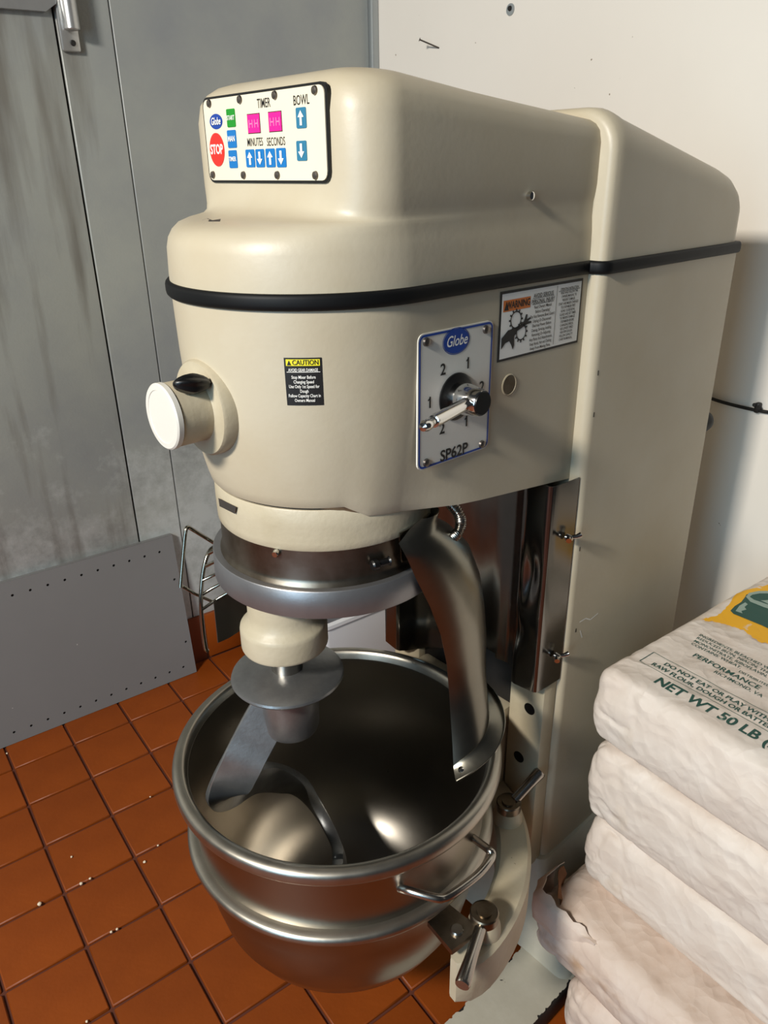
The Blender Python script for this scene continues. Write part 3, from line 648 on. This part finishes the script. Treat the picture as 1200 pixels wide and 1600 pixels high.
# front conduit, chute, bracket --------------------------------------
cpt = [sy(u, v, y) for u, v, y in ((694, 765, -.10), (703, 785, -.13), (716, 802, -.148), (720, 818, -.15), (714, 834, -.150), (700, 845, -.152), (690, 849, -.154))]
sp_ = smooth_path(cpt, 44); tube('armoured_conduit', sp_, lambda t: .0066+.0009*math.sin(t*230), STEEL, mix, n=12)
cyl('conduit_fitting', sp_[-30], (sp_[-1]-sp_[-30]), [(0, 0), (.008, 0), (.008, .006), (0, .006)], DARK, mix, n=14)
NEAR = Vector((-.54, -.84, 0)); RT = Vector((.84, -.54, 0))
secs = [(1.008, (.030, -.150), .026), (1.000, (.012, -.150), .040), (.988, (-.006, -.152), .054), (.965, (.004, -.158), .070), (.935, (.016, -.162), .082), (.890, (.036, -.166), .080), (.840, (.054, -.168), .072), (.790, (.066, -.168), .066), (.740, (.070, -.170), .062), (.700, (.066, -.178), .060), (.665, (.058, -.190), .060), (.640, (.052, -.198), .060)]
def chute_pt(z, N_, R_, a, grow=0.):
    c_ = Vector((N_[0], N_[1], 0))-NEAR*R_
    return Vector((c_.x, c_.y, z))+(NEAR*math.cos(a)+RT*math.sin(a))*(R_+grow)
loops = []
for i, (z, N_, R_) in enumerate(secs):
    l = []
    for k in range(23):
        a = math.radians(-4+170*k/22); lowf = max(0, (.84-z)/.20)
        zz = z+lowf*.075*(k/22)**.8
        l.append(chute_pt(zz, N_, R_, a))
    loops.append(l)
chu = frombm('ingredient_chute', strip_thick(loops, .0014), CHUTEM, mix, angle=60)
lip = []
for g, dz in ((0, .004), (.004, -.001), (.020, -.006), (.0225, -.001)):
    l = []
    for k in range(23):
        a = math.radians(-4+170*k/22); z, N_, R_ = secs[-1]; l.append(chute_pt(z+dz+.075*(k/22)**.8-.002, N_, R_, a, g))
    lip.append(l)
frombm('chute_lip', strip_thick(lip, .0012), CHUTEM, chu, angle=60)
z, N_, R_ = secs[-1]; rv = chute_pt(z+.004, N_, R_, math.radians(4), .008); cyl('rivet', rv-Vector((0, 0, .004)), (-.2, -.3, 1), [(0, 0), (.0045, 0), (.004, .003), (.0015, .004), (0, .004)], CHROME, chu, n=14)
# bracket that carries the chute on the ring
br0 = raycyl(655, 825, .150); tt = Vector((-br0.y, br0.x, 0)).normalized(); oo = Vector((br0.x, br0.y, 0)).normalized()
loops = []
for s in range(9):
    a = math.atan2(br0.y, br0.x)-.20+.060*s; loops.append([rp(a, .1450, .998), rp(a, .1456, .990), rp(a, .1475, .975), rp(a, .1485, .960)])
frombm('chute_bracket', strip_thick(loops, .0015), STEELC, mix, angle=50)

# wire guard swung to the back -----------------------------------------
gd = D.objects.new('wire_guard', None); COL.objects.link(gd); gd.parent = mix
def gp(u, v, r=.25): return raycyl(u, v, r, True)
w1 = [raycyl(352, 860, .16, True), gp(337, 850), gp(300, 827), gp(294, 824), gp(290, 830), gp(286, 870), gp(283, 905), gp(282, 918)]
tube('guard_wire', smooth_path(w1, 6), .0030, STEELC, gd, n=8)
w2 = [gp(350, 850, .235), gp(338, 853, .235), gp(327, 862, .235), gp(319, 885, .235), gp(315, 915, .235), gp(314, 945, .235), gp(317, 985, .235), gp(321, 1012, .235), gp(324, 1017, .235)]
tube('guard_wire', smooth_path(w2, 6), .0034, STEELC, gd, n=8)
for u, v, u2, v2 in ((326, 865, 342, 858), (321, 885, 342, 875), (317, 907, 346, 893), (316, 929, 350, 909), (316, 952, 356, 926)):
    tube('guard_rod', [gp(u, v, .233), gp((u+u2)/2, (v+v2)/2-.5, .222), gp(u2, v2, .205)], .0026, STEELC, gd, n=8)
tube('guard_rod', [gp(285, 916, .25), gp(305, 928, .245), gp(330, 939, .237)], .0026, STEELC, gd, n=8)
tube('guard_rod', [gp(356, 930, .215), gp(357, 960, .215)], .0026, STEELC, gd, n=8)
wd = [[gp(333, 938, .222), gp(340, 1004, .222)], [gp(352, 928, .215), gp(356, 997, .215)], [gp(372, 918, .205), gp(375, 985, .205)], [gp(392, 910, .195), gp(394, 972, .195)], [gp(415, 905, .19), gp(415, 960, .19)]]
frombm('guard_sheet', strip_thick(wd, .0015), STEEL, gd)

# splash sheet over the bowl slide, wing nuts ----------------------------
cs = [(.3118, -.180), (.300, -.1795), (.262, -.1775), (.2565, -.176), (.2535, -.172), (.2505, -.150), (.2490, -.138), (.2510, -.131), (.2570, -.126), (.275, -.112), (.288, -.092), (.296, -.06), (.299, 0)]
cs = cs+[(x, -y) for x, y in cs[:-1]][::-1]
def dent(x, y, z):      # knocks in the flat of the rail
    d1 = math.exp(-((y+.148)/.013)**2-((z-.845)/.040)**2)*.012; d2 = math.exp(-((y+.135)/.012)**2-((z-.74)/.03)**2)*.008
    return x+(d1+d2 if y < 0 else 0)
loops = []
zs = list(np.linspace(.645, .992, 40))
dense = []
for (p0, p1) in zip(cs, cs[1:]):
    n = 4
    for k in range(n): t = k/n; dense.append((p0[0]+(p1[0]-p0[0])*t, p0[1]+(p1[1]-p0[1])*t))
dense.append(cs[-1])
def zlow(y): return .645-.075*min(1, max(0, (y+.10)/.22))
for z in zs:
    t = (z-.645)/(.992-.645); loops.append([(dent(x, y, z), y, zlow(y)+(.992-zlow(y))*t) for x, y in dense])
frombm('slide_cover', strip_thick(loops, .0014), COVERM, mix, angle=50)
for u, v in ((885, 842), (866, 1027)):
    p = sx(u, v, .285); wn = D.objects.new('wing_nut', None); p = Vector((.290, -.1825, p.z))
    n_ = cyl('wing_nut', p, (0, -1, 0), [(0, 0), (.0055, 0), (.0045, .008), (.003, .009), (0, .009)], CHROME, mix, n=14)
    for s in (-1, 1):
        pp = [(p.x+s*.003, p.y-.004, p.z), (p.x+s*.010, p.y-.010, p.z-s*.002+.003), (p.x+s*.015, p.y-.014, p.z+.004)]
        tube('wing', pp, lambda t: .0028+.0015*t, CHROME, n_, n=8)
# column front below: rails, slot, holes
for s in (-1, 1):
    rl = box('slide_rail', .2800, .3125, min(s*.176, s*.108), max(s*.176, s*.108), .245, .640, PAINT2, mix, bev=.003)
    for z, yy in ((.585, -.150), (.475, -.136)) if s < 0 else (): cyl('rail_hole', (.2803, yy, z), (-1, 0, 0), [(0, 0), (.0105, 0), (.0105, .0008), (0, .0008)], BLACK, rl, n=24)
box('slide_way', .296, .3128, -.108, .108, .245, .64, DARK, mix)
box('head_web', .235, .312, -.150, .150, .985, 1.03, PAINT2, mix, bev=.012)

# base ---------------------------------------------------------------
base = box('base_foot', -.06, .72, -.287, -.182, .0015, .050, DARK, mix, bev=.006)
box('base_foot', -.06, .72, .182, .287, .0015, .050, DARK, mix, bev=.006)
def jag(x0, x1, y0, y1, n, amp):
    f = lambda x, o: amp*(max(0, noise.noise(Vector((x*45, o, 0))))*1.5+max(0, noise.noise(Vector((x*150, o, 4))))*.7)
    p = [(x0+(x1-x0)*k/n, y0+f(x0+(x1-x0)*k/n, 1)) for k in range(n+1)]+[(x1-(x1-x0)*k/n, y1-f(x1-(x1-x0)*k/n, 7)) for k in range(n+1)]; return p
for s in (-1, 1):
    q = Print(); y0, y1 = (-.286, -.183) if s < 0 else (.183, .286); q.poly(jag(-.056, .30, y0, y1, 220, .008)); q.build('worn_paint', BASEP, mix, lambda a, b, l: (a, b, .0503+l), lift=0, thick=.0008)
def skirt(x0, x1, y, z, r=.02, n=5):
    p = []
    for cx, cy, a0 in ((x1-r, -y+r, 0), (x0+r, -y+r, -90), (x0+r, y-r, -180), (x1-r, y-r, -270)):
        for k in range(n+1): a = math.radians(a0-90*k/n); p.append((cx+r*math.cos(a), cy+r*math.sin(a), z))
    return p
V, Fs = loft_geo([skirt(.27, .72, .280, .050), skirt(.275, .715, .275, .075), skirt(.285, .70, .235, .12), skirt(.292, .695, .205, .19), skirt(.295, .69, .194, .245), skirt(.30, .685, .190, .252)])
add('base_casting', V, Fs, BASEP, mix)
# bowl yoke ------------------------------------------------------------
def arc_band(name, r0, r1, z0, z1, a0, a1, n, material, parent, bev=.006, taper=0):
    loops = []
    for k in range(n+1):
        t = k/n; a = a0+(a1-a0)*t; e = min(t, 1-t)/.06; s = 1 if e >= 1 else math.sqrt(max(0, 1-(1-e)**2))*.75+.25
        rm, hw = (r0+r1)/2, (r1-r0)/2*s; zz0 = z0
        b = bev
        l = [rp(a, rm-hw, zz0+b), rp(a, rm-hw+b*s, zz0), rp(a, rm+hw-b*s, zz0), rp(a, rm+hw, zz0+b), rp(a, rm+hw, z1-b), rp(a, rm+hw-b*s, z1), rp(a, rm-hw+b*s, z1), rp(a, rm-hw, z1-b)]
        loops.append(l)
    V, Fs = loft_geo(loops); return add(name, V, Fs, material, parent, angle=35)
yk = arc_band('bowl_yoke', .252, .306, .318, .400, math.radians(-96), math.radians(96), 60, PAINT2, mix)
box('lift_slide', .250, .300, -.105, .105, .29, .56, PAINT2, mix, bev=.008)
def clamp(name, c_, z, hd, hl, drop, mirror=False):
    k = cyl(name, (c_[0], c_[1], z-.036), (0, 0, 1), [(0, 0), (.009, 0), (.009, .014), (.019, .016), (.0205, .018), (.0205, .034), (.019, .036), (.0185, .0345), (.0115, .0345), (.011, .038), (0, .038)], DIRTSTEEL, mix, n=32)
    p0 = Vector((c_[0], c_[1], z-.012))+Vector(hd).normalized()*.016; d_ = Vector(hd).normalized()
    cyl('clamp_handle', p0, d_, [(0, 0), (.0085, 0), (.0085, hl*.5), (.0105, hl-.004), (.0095, hl), (0, hl)], STEEL, k, n=20)
    return k
c2 = sz(757, 1424, .437); c1 = sz(795, 1252, .437)
t2 = sz(722, 1540, .418)-Vector((c2.x, c2.y, .425)); clamp('bowl_clamp', c2, .437, t2, t2.length-.016, 0)
t1 = sz(845, 1205, .470)-Vector((c1.x, c1.y, .425)); clamp('bowl_clamp', c1, .437, t1, t1.length-.016, 0)
for c_ in (c2, c1):
    lathe('clamp_boss', [(.0, .424), (.020, .424), (.024, .412), (.025, .399), (0, .399)], PAINT2, mix, n=32, c=(c_.x, c_.y))
kp = sx(1122, 662, .70)
cyl('cord_grip', (.676, kp.y+.030, kp.z), (1, -.12, -.05), [(0, 0), (.020, 0), (.020, .018), (.017, .030), (.010, .037), (0, .038)], RUBBER, mix, n=28)

# ================================================================== BOWL
bowl = empty('mixing_bowl', ORG+Vector((0, 0, .19)), TH); bz = -.19
tag(bowl, 'large open stainless steel mixing bowl held in the yoke of the mixer', 'bowl')
outer = [(.0, .190), (.04, .1915), (.08, .198), (.12, .214), (.158, .240), (.188, .275), (.207, .314), (.217, .36), (.223, .40), (.2255, .444)]
outer += [(.2265, .446), (.2265, .47), (.2275, .52), (.2285, .572)]
rim = [(.2290, .580), (.2275, .580)]
inner = [(.2265, .575), (.2245, .52), (.2225, .444), (.220, .40), (.214, .36), (.204, .315), (.185, .277), (.155, .243), (.118, .217), (.079, .2015), (.04, .1945), (.0, .193)]
lathe('bowl_shell', [(r, z+bz) for r, z in outer+rim+inner], STEELB, bowl, n=128, angle=40)
lathe('bowl_rim', [(r, z+bz) for r, z in ((.2286, .5720), (.2400, .5722), (.2480, .5735), (.2496, .5752), (.2503, .5785), (.2500, .5860), (.2488, .5895), (.2465, .5920), (.2400, .5945), (.2355, .5945), (.2325, .5928), (.2300, .5880), (.2272, .5780))], RIMM, bowl, n=128, angle=50)
lathe('bowl_band', [(r, z+bz) for r, z in ((.2262, .4665), (.2300, .466), (.2380, .4645), (.2420, .461), (.2425, .455), (.2405, .4505), (.2360, .4490), (.2265, .4485))], RIMM, bowl, n=128, angle=60)
def bl(p): return (p[0], p[1], p[2]+bz)
ha = [raycyl(625, 1388, .2275), raycyl(640, 1392, .242), raycyl(680, 1403, .266), raycyl(694, 1403, .270), raycyl(712, 1393, .271), raycyl(745, 1368, .271), raycyl(764, 1346, .271), raycyl(769, 1335, .268), raycyl(764, 1328, .262), raycyl(740, 1310, .2275)]
tube('bowl_handle', [bl(p) for p in smooth_path(ha, 6)], .0058, STEEL, bowl, n=12)
ha2 = [(p.x, -p.y, p.z) for p in ha]; tube('bowl_handle', [bl(p) for p in smooth_path(ha2, 6)], .0058, STEEL, bowl, n=12)
ep = sz(712, 1452, .425); ea = math.atan2(ep.y, ep.x)
for s in (1, -1):
    loops = []
    for k in range(7):
        a = s*(ea-.095+.19*k/6); loops.append([bl(rp(a, .226, .4155)), bl(rp(a, .279, .4155)), bl(rp(a, .281, .418)), bl(rp(a, .279, .4245)), bl(rp(a, .226, .4245))])
    V, Fs = loft_geo(loops); e_ = add('bowl_ear', V, Fs, DIRTSTEEL, bowl, angle=40)
    p = rp(s*ea, .262, .424); cyl('ear_pin', bl(p), (0, 0, 1), [(0, 0), (.0095, 0), (.0095, .003), (.008, .005), (0, .005)], STEEL, e_, n=24)

# ================================================================== DOUGH HOOK
hk = empty('dough_hook', ORG+MX*AX[0]+MY*AX[1]+Vector((0, 0, .70)), TH)
tag(hk, 'grey cast spiral dough hook hanging over the bowl, with round splash disc', 'dough hook')
hl = lambda p: Vector((p[0]-AX[0], p[1]-AX[1], p[2]-.70))
lathe('splash_disc', [(0, .0865), (.02, .0865), (.070, .0815), (.0745, .0795), (.0755, .0765), (.074, .0740), (.03, .0735), (0, .0735)], HOOKM, hk, n=72)
lathe('hook_boss', [(0, .076), (.040, .076), (.0395, .03), (.0385, -.006), (.036, -.013), (0, -.014)], HOOKM, hk, n=48)
hpth = [(-.100, -.020, .752), (-.125, -.012, .718), (-.150, -.006, .680), (-.172, -.001, .644), (-.184, .014, .606), (-.172, .056, .556), (-.132, .088, .518), (-.084, .105, .495), (-.040, .117, .455), (-.004, .116, .412), (.014, .098, .375), (.016, .062, .347), (.002, .016, .333), (-.030, -.020, .332)]
pp = smooth_path(hpth, 8); loops = []
n = len(pp)
for i, p in enumerate(pp):
    t = (pp[min(i+1, n-1)]-pp[max(i-1, 0)]).normalized(); s = i/(n-1)
    wd0 = Vector((.78, -.62, 0)); wd1 = Vector((-.35, -.25, 1)); f = min(1, max(0, (s-.26)/.20)); f = f*f*(3-2*f)
    wdv = (wd0*(1-f)+wd1*f); wdv = (wdv-t*wdv.dot(t)).normalized(); tn = t.cross(wdv)
    hw = .0285-.004*f; ht = .0075+.0015*f
    if s > .96: hw *= .8
    c = .75
    loops.append([hl(p+wdv*a*hw+tn*b*ht) for a, b in ((-1, -c), (-.95, -1), (.95, -1), (1, -c), (1, c), (.95, 1), (-.95, 1), (-1, c))])
V, Fs = loft_geo(loops); add('hook_blade', V, Fs, HOOKM, hk, angle=32)

# ================================================================== LEANING GREY PANEL WITH HOLES
py0, py1 = 1.893, 1.943; pxr = .660; ph = math.hypot(.447, .05)
lean = empty('leaning_panel', (pxr, py0, 0)); lean.rotation_euler = (-math.atan2(py1-py0-.004, .447), 0, 0)
tag(lean, 'dark grey sheet metal panel with rows of small holes leaning on the cooler wall', 'panel')
cu = D.curves.new('pl', 'CURVE'); cu.dimensions = '2D'; cu.fill_mode = 'BOTH'; cu.extrude = .0012
def spl_(pts):
    s = cu.splines.new('POLY'); s.points.add(len(pts)-1); s.use_cyclic_u = True
    for k, p in enumerate(pts): s.points[k].co = (p[0], p[1], 0, 1)
Lp = 1.10
spl_([(-Lp, 0), (0, 0), (0, ph), (-Lp, ph)])
def hole(x, z, r=.0037): spl_([(x+r*math.cos(2*math.pi*k/10), z+r*math.sin(2*math.pi*k/10)) for k in range(10)])
for k in range(24): hole(-.044-.0435*k, ph-.040); hole(-.037-.0435*k, .032)
for z in (.11, .315): hole(-.016, z+.0)
o = D.objects.new('pl', cu); me = D.meshes.new_from_object(o); D.objects.remove(o)
for v in me.vertices: v.co = Vector((v.co.x, v.co.z*-1-.0068, v.co.y))
link('panel_sheet', me, SHEETG, lean, smooth=False)
box('hole_shade_sheet', -Lp+.01, -.006, -.0038, -.0030, .006, ph-.006, BLACK, lean)  # black sheet added behind the holes, stands in for the shade inside them
for nm, bx_ in (('side_flange', (-.004, 0, .002, ph)), ('top_flange', (-Lp, -.004, ph-.004, ph)), ('bottom_flange', (-Lp, -.004, 0, .004))): box(nm, bx_[0], bx_[1], -.0055, .010, bx_[2], bx_[3], SHEETG, lean)

# ================================================================== BIN AND LOW BOX BEHIND THE BOWL
bin_ = empty('white_bin', (.99, 1.62, 0)); tag(bin_, 'white plastic bin standing on the floor behind the mixing bowl', 'bin')
def rrect(x0, x1, y0, y1, r, z, n=6):
    p = []
    for cx, cy, a0 in ((x1-r, y0+r, -90), (x1-r, y1-r, 0), (x0+r, y1-r, 90), (x0+r, y0+r, 180)):
        for k in range(n+1): a = math.radians(a0+90*k/n); p.append((cx+r*math.cos(a)-.99, cy+r*math.sin(a)-1.62, z))
    return p
V, Fs = loft_geo([rrect(.828, 1.095, 1.395, 1.855, .015, .0), rrect(.822, 1.105, 1.388, 1.860, .018, .01), rrect(.818, 1.112, 1.384, 1.864, .018, .34), rrect(.812, 1.118, 1.378, 1.870, .02, .345), rrect(.812, 1.118, 1.378, 1.870, .02, .355), rrect(.826, 1.104, 1.392, 1.856, .015, .355), rrect(.834, 1.090, 1.402, 1.846, .012, .02)])
add('bin_body', V, Fs, BINW, bin_, angle=45)

# ================================================================== FLOUR BAGS
def bag_mesh(lx, ly, h, seed, rad=.022, wr=1., bulge=.010):
    """rounded sack, origin at its centre bottom"""
    nx, ny, nz = 96, 84, 34; bm = bmesh.new(); hx, hy, hz = lx/2, ly/2, h/2; grid = {}
    def vert(i, j, k):
        key = (i, j, k)
        if key in grid: return grid[key]
        p = Vector((-hx+lx*i/nx, -hy+ly*j/ny, -hz+h*k/nz))
        q = Vector((max(-hx+rad, min(hx-rad, p.x)), max(-hy+rad, min(hy-rad, p.y)), max(-hz+rad, min(hz-rad, p.z))))
        nrm = (p-q); L_ = nrm.length; nrm = nrm/L_ if L_ > 1e-9 else Vector((0, 0, 1)); p = q+nrm*rad
        ez = 1-(p.z/hz)**2
        side = Vector((nrm.x, nrm.y, 0)); p += side*bulge*ez
        s = Vector((seed*7.3, seed*3.1, seed*1.7))
        def rdg(q): return (1-min(1, abs(noise.noise(q))*3.2))**2
        d1 = noise.noise(p*5+s)*.0035
        tang = p.y if abs(nrm.x) > .5 else p.x
        crease = rdg(Vector((tang*4, p.z*26, 3))+s)*.0016 if abs(nrm.z) < .7 else rdg(Vector((p.x*9+p.y*5, p.y*7, 1))+s)*.0016
        cx_, cy_ = (hx-abs(p.x)), (hy-abs(p.y)); near = math.exp(-(min(cx_+cy_, .5)/.10)**2)
        fold = rdg(Vector((p.x*22, p.y*22, p.z*16))+s*2)*.0045*near
        fine_ = rdg(Vector((p.x*32+p.z*9, p.y*32, p.z*32))+s*3)*.0007+noise.noise(p*70+s)*.0003
        dd = (d1-crease-fold-fine_)*wr
        if nrm.z > .7: dd *= .7
        p += nrm*dd
        v = bm.verts.new((p.x, p.y, p.z+hz)); grid[key] = v; return v
    def face(a, b, c, d_): bm.faces.new((vert(*a), vert(*b), vert(*c), vert(*d_)))
    for i in range(nx):
        for j in range(ny):
            for k in (0, nz): face((i, j, k), (i+1, j, k), (i+1, j+1, k), (i, j+1, k))
        for k in range(nz):
            for j in (0, ny): face((i, j, k), (i+1, j, k), (i+1, j, k+1), (i, j, k+1))
    for j in range(ny):
        for k in range(nz):
            for i in (0, nx): face((i, j, k), (i, j+1, k), (i, j+1, k+1), (i, j, k+1))
    return bm
GRP = None
bags = []
# x front, y left edge, z0, height, length, width
spec = [(.742, .510, .0, .132, .60, .42, 'crumpled bottom flour sack lying directly on the floor', BAG2, 1.4, .028),
        (.742, .585, .137, .125, .60, .42, 'stained flour sack with torn open end, beneath the three neat sacks', BAG2, 1.3, .028),
        (.832, .561, .267, .139, .56, .41, 'plain white paper flour sack resting on the torn open sack', BAG, 1., .018),
        (.824, .566, .411, .149, .56, .41, 'plain white paper flour sack between the printed top sack and the third', BAG, 1., .018),
        (.824, .574, .565, .135, .545, .41, 'top flour sack printed in green with weight and a yellow pot emblem', BAG, .9, .015)]
for s, (xf, yl, z0, h, lx, ly, lab, m_, wr_, rad) in enumerate(spec):
    e = empty('flour_bag', (xf+lx/2, yl-ly/2, z0)); tag(e, lab, 'flour bag')
    bm = bag_mesh(lx, ly, h, s+1, rad, wr_, .013 if s > 1 else .011)
    if s > 1:   # the front face leans and is creased at its top edge
        pass
    frombm('sack', bm, m_, e, angle=80); bags.append((e, xf, yl, z0, h, lx, ly))
# torn end of the second sack: standing paper lip, brown ply inside
e, xf, yl, z0, h, lx, ly = bags[1]; ex, ey, ez = e.location
lipP = []
for k in range(21):
    t = k/20
    if t < .22: x = xf+.060-.064*(t/.22); y = yl+.012
    else: x = xf-.009+.016*max(0, (t-.6)/.4); y = yl+.012-(t-.22)/.78*.13
    if .15 < t < .3: y -= .006; x += .004
    hgt = .020*(1-max(0, (t-.30)/.70)**.7)-.012*max(0, (t-.75)/.25); wob = .0022*math.sin(k*1.7)
    lipP.append([(x-ex+.012, y-ey-.012, h-.075), (x-ex-.001, y-ey+.001, h-.050), (x-ex-.004, y-ey+.003, h-.020), (x-ex-.002+wob, y-ey+.002, h+hgt*.5), (x-ex+.010+wob, y-ey-.006, h+hgt+wob)])
frombm('paper_lip', strip_thick(lipP, .0012), BAG2, e, angle=70)
ki = []
for k in range(8):
    t = k/7; x = xf+.060-.045*t; y = yl-.004-.030*t*t
    ki.append([(x-ex, y-ey, h-.02), (x-ex+.002, y-ey-.004, h+.010), (x-ex-.004, y-ey+.003*math.sin(k), h+.030-.018*t)])
frombm('brown_ply', strip_thick(ki, .0010), KRAFT, e, angle=60)
# print on the top sack
e, xf, yl, z0, h, lx, ly = bags[4]; ZT = z0+h
sack = [c for c in D.objects if c.parent == e][0]
bmt = bmesh.new(); bmt.from_mesh(sack.data); bvh = BVHTree.FromBMesh(bmt); eo = Vector(e.location)
def bmap(a, b, l):            # a = reading direction (-Y), b = up on the print (+X)
    x, y = b-eo.x, -a-eo.y
    hit = bvh.ray_cast(Vector((x, y, .4)), Vector((0, 0, -1)))
    z = hit[0].z if hit[0] else h-.01
    return (x, y, z+l)
def bx(u, v): p = onz(u, v, ZT); return (-p.y, p.x)
def fine(prn, mx=.012):        # cut print faces small enough to lie on the creased paper
    bm = bmesh.new(); vs = [bm.verts.new((a, b, 0)) for a, b in prn.V]
    for f in prn.F:
        try: bm.faces.new([vs[i] for i in f])
        except ValueError: pass
    bmesh.ops.triangulate(bm, faces=bm.faces[:])
    for _ in range(6):
        es = [e_ for e_ in bm.edges if e_.calc_length() > mx]
        if not es: break
        bmesh.ops.subdivide_edges(bm, edges=es, cuts=1); bmesh.ops.triangulate(bm, faces=[f for f in bm.faces if len(f.verts) > 3])
    bm.verts.index_update(); prn.V = [(v.co.x, v.co.y) for v in bm.verts]; prn.F = [tuple(v.index for v in f.verts) for f in bm.faces]; bm.free(); return prn
t0, t1 = bx(1030, 1060), bx(1194, 1158)
gt = Print()
def lefttext(prn, s, a, b, size, **kw):
    V, Fs = text_geo(s, size, **kw); mn = min(v[0] for v in V); prn.geo([(v[0]-mn+a, v[1]+b) for v in V], Fs)
lefttext(gt, 'NET WT 50 LB (22.68 KG)', t0[0], .862, .0275, bold=.026, sx_=.90)
p = bx(1040, 1030)
lefttext(gt, 'DO NOT EAT OR PLAY WITH', p[0]+.006, .9065, .0125, bold=.022, sx_=1.0)
lefttext(gt, 'RAW FLOUR, DOUGH OR BATTER', p[0]-.006, .8925, .0125, bold=.022, sx_=.98)
fb = (p[0]-.022, .8825, p[0]+.30, .9185); 
for a, b in (((fb[0], fb[1]), (fb[2], fb[1])), ((fb[0], fb[3]), (fb[2], fb[3])), ((fb[0], fb[1]), (fb[0], fb[3]))): gt.line(a, b, .0011)
p = bx(1128, 1000)
lefttext(gt, 'PERFORMANCE', p[0]-.004, .962, .0155, bold=.014, sx_=1.0)
lefttext(gt, 'DISTRIBUTED BY', p[0]+.062, .977, .0080, bold=.006); lefttext(gt, 'RICHMOND, VA', p[0]+.040, .9475, .0105, bold=.006)
for k, s in enumerate(('INGREDIENTS: BLEACHED WHEAT FLOUR,', 'REDUCED IRON, NIACIN, THIAMIN', 'MONONITRATE, RIBOFLAVIN, FOLIC ACID', 'CONTAINS: WHEAT.')): lefttext(gt, s, p[0]-.030+.002*k, 1.018-.0105*k, .0095, bold=.008, sx_=.95)
fine(gt).build('lettering', BGREEN, e, bmap, lift=.0012)['kind'] = 'stuff'
ye = Print(); sh = [(1095, 968), (1120, 962), (1135, 950), (1150, 925), (1170, 920), (1200, 914), (1260, 925), (1330, 960), (1360, 1010), (1320, 1030), (1260, 1030), (1215, 1010), (1185, 1003), (1160, 985), (1140, 978), (1115, 972)]
random.seed(3); dens = []
for k in range(len(sh)):
    a, b = sh[k], sh[(k+1) % len(sh)]
    for t in range(6): dens.append(bx(a[0]+(b[0]-a[0])*t/6+random.uniform(-1.6, 1.6), a[1]+(b[1]-a[1])*t/6+random.uniform(-1.2, 1.2)))
ye.poly(dens); fine(ye).build('emblem_splash', BYEL, e, bmap, lift=.0010)
po = Print(); body = [(1141, 955), (1148, 948), (1158, 942), (1164, 934), (1166, 930), (1180, 927), (1200, 926), (1250, 935), (1300, 960), (1300, 985), (1260, 1005), (1215, 990), (1190, 978), (1165, 968), (1146, 960)]
po.poly([bx(*b) for b in body]); fine(po).build('emblem_pot', BGREEN, e, bmap, lift=.0015)
pl = Print(); ro = [(1165, 934), (1170, 928), (1185, 925), (1205, 925), (1250, 932), (1290, 952), (1292, 962), (1262, 966), (1225, 960), (1192, 950), (1172, 942)]
ri = [(1171, 934), (1175, 931), (1187, 929), (1205, 929), (1247, 936), (1280, 953), (1281, 958), (1258, 960), (1226, 954), (1196, 945), (1178, 939)]
pl.geo([bx(*b) for b in ro+ri], [(k, (k+1) % 11, 11+(k+1) % 11, 11+k) for k in range(11)])
pl.poly([bx(*b) for b in ((1188, 940), (1215, 938), (1250, 945), (1268, 955), (1250, 957), (1222, 951), (1200, 945))])
pl.poly([bx(*b) for b in ((1149, 956), (1155, 948), (1164, 943), (1168, 946), (1163, 950), (1166, 954), (1158, 956), (1160, 960))])
fine(pl).build('emblem_light', BPALE, e, bmap, lift=.0019)

# ================================================================== CRUMBS ON THE FLOOR
for u, v, s in ((62, 1414, 1.7), (127, 1382, 1.3), (141, 1374, 1.0), (174, 1457, 1.0), (183, 1453, 1.0), (226, 1348, 1.2), (247, 1322, .9), (235, 1246, .8), (112, 1340, .9), (11, 1178, .9), (136, 1597, .9)):
    p = onz(u, v, 0); bm = bmesh.new(); bmesh.ops.create_icosphere(bm, subdivisions=2, radius=.0026*s)
    for w_ in bm.verts: w_.co *= 1+.35*noise.noise(w_.co*500+Vector((u, v, 0))); w_.co.z *= .75
    mn = min(w_.co.z for w_ in bm.verts)
    for w_ in bm.verts: w_.co.z -= mn
    o = frombm('dough_crumb', bm, CRUMB); o.location = (p.x, p.y, .0004)
    tag(o, 'tiny pale crumb of dried dough on the red tile floor', 'crumb', 'dough crumbs on the tiles')
bpy.context.view_layer.update()
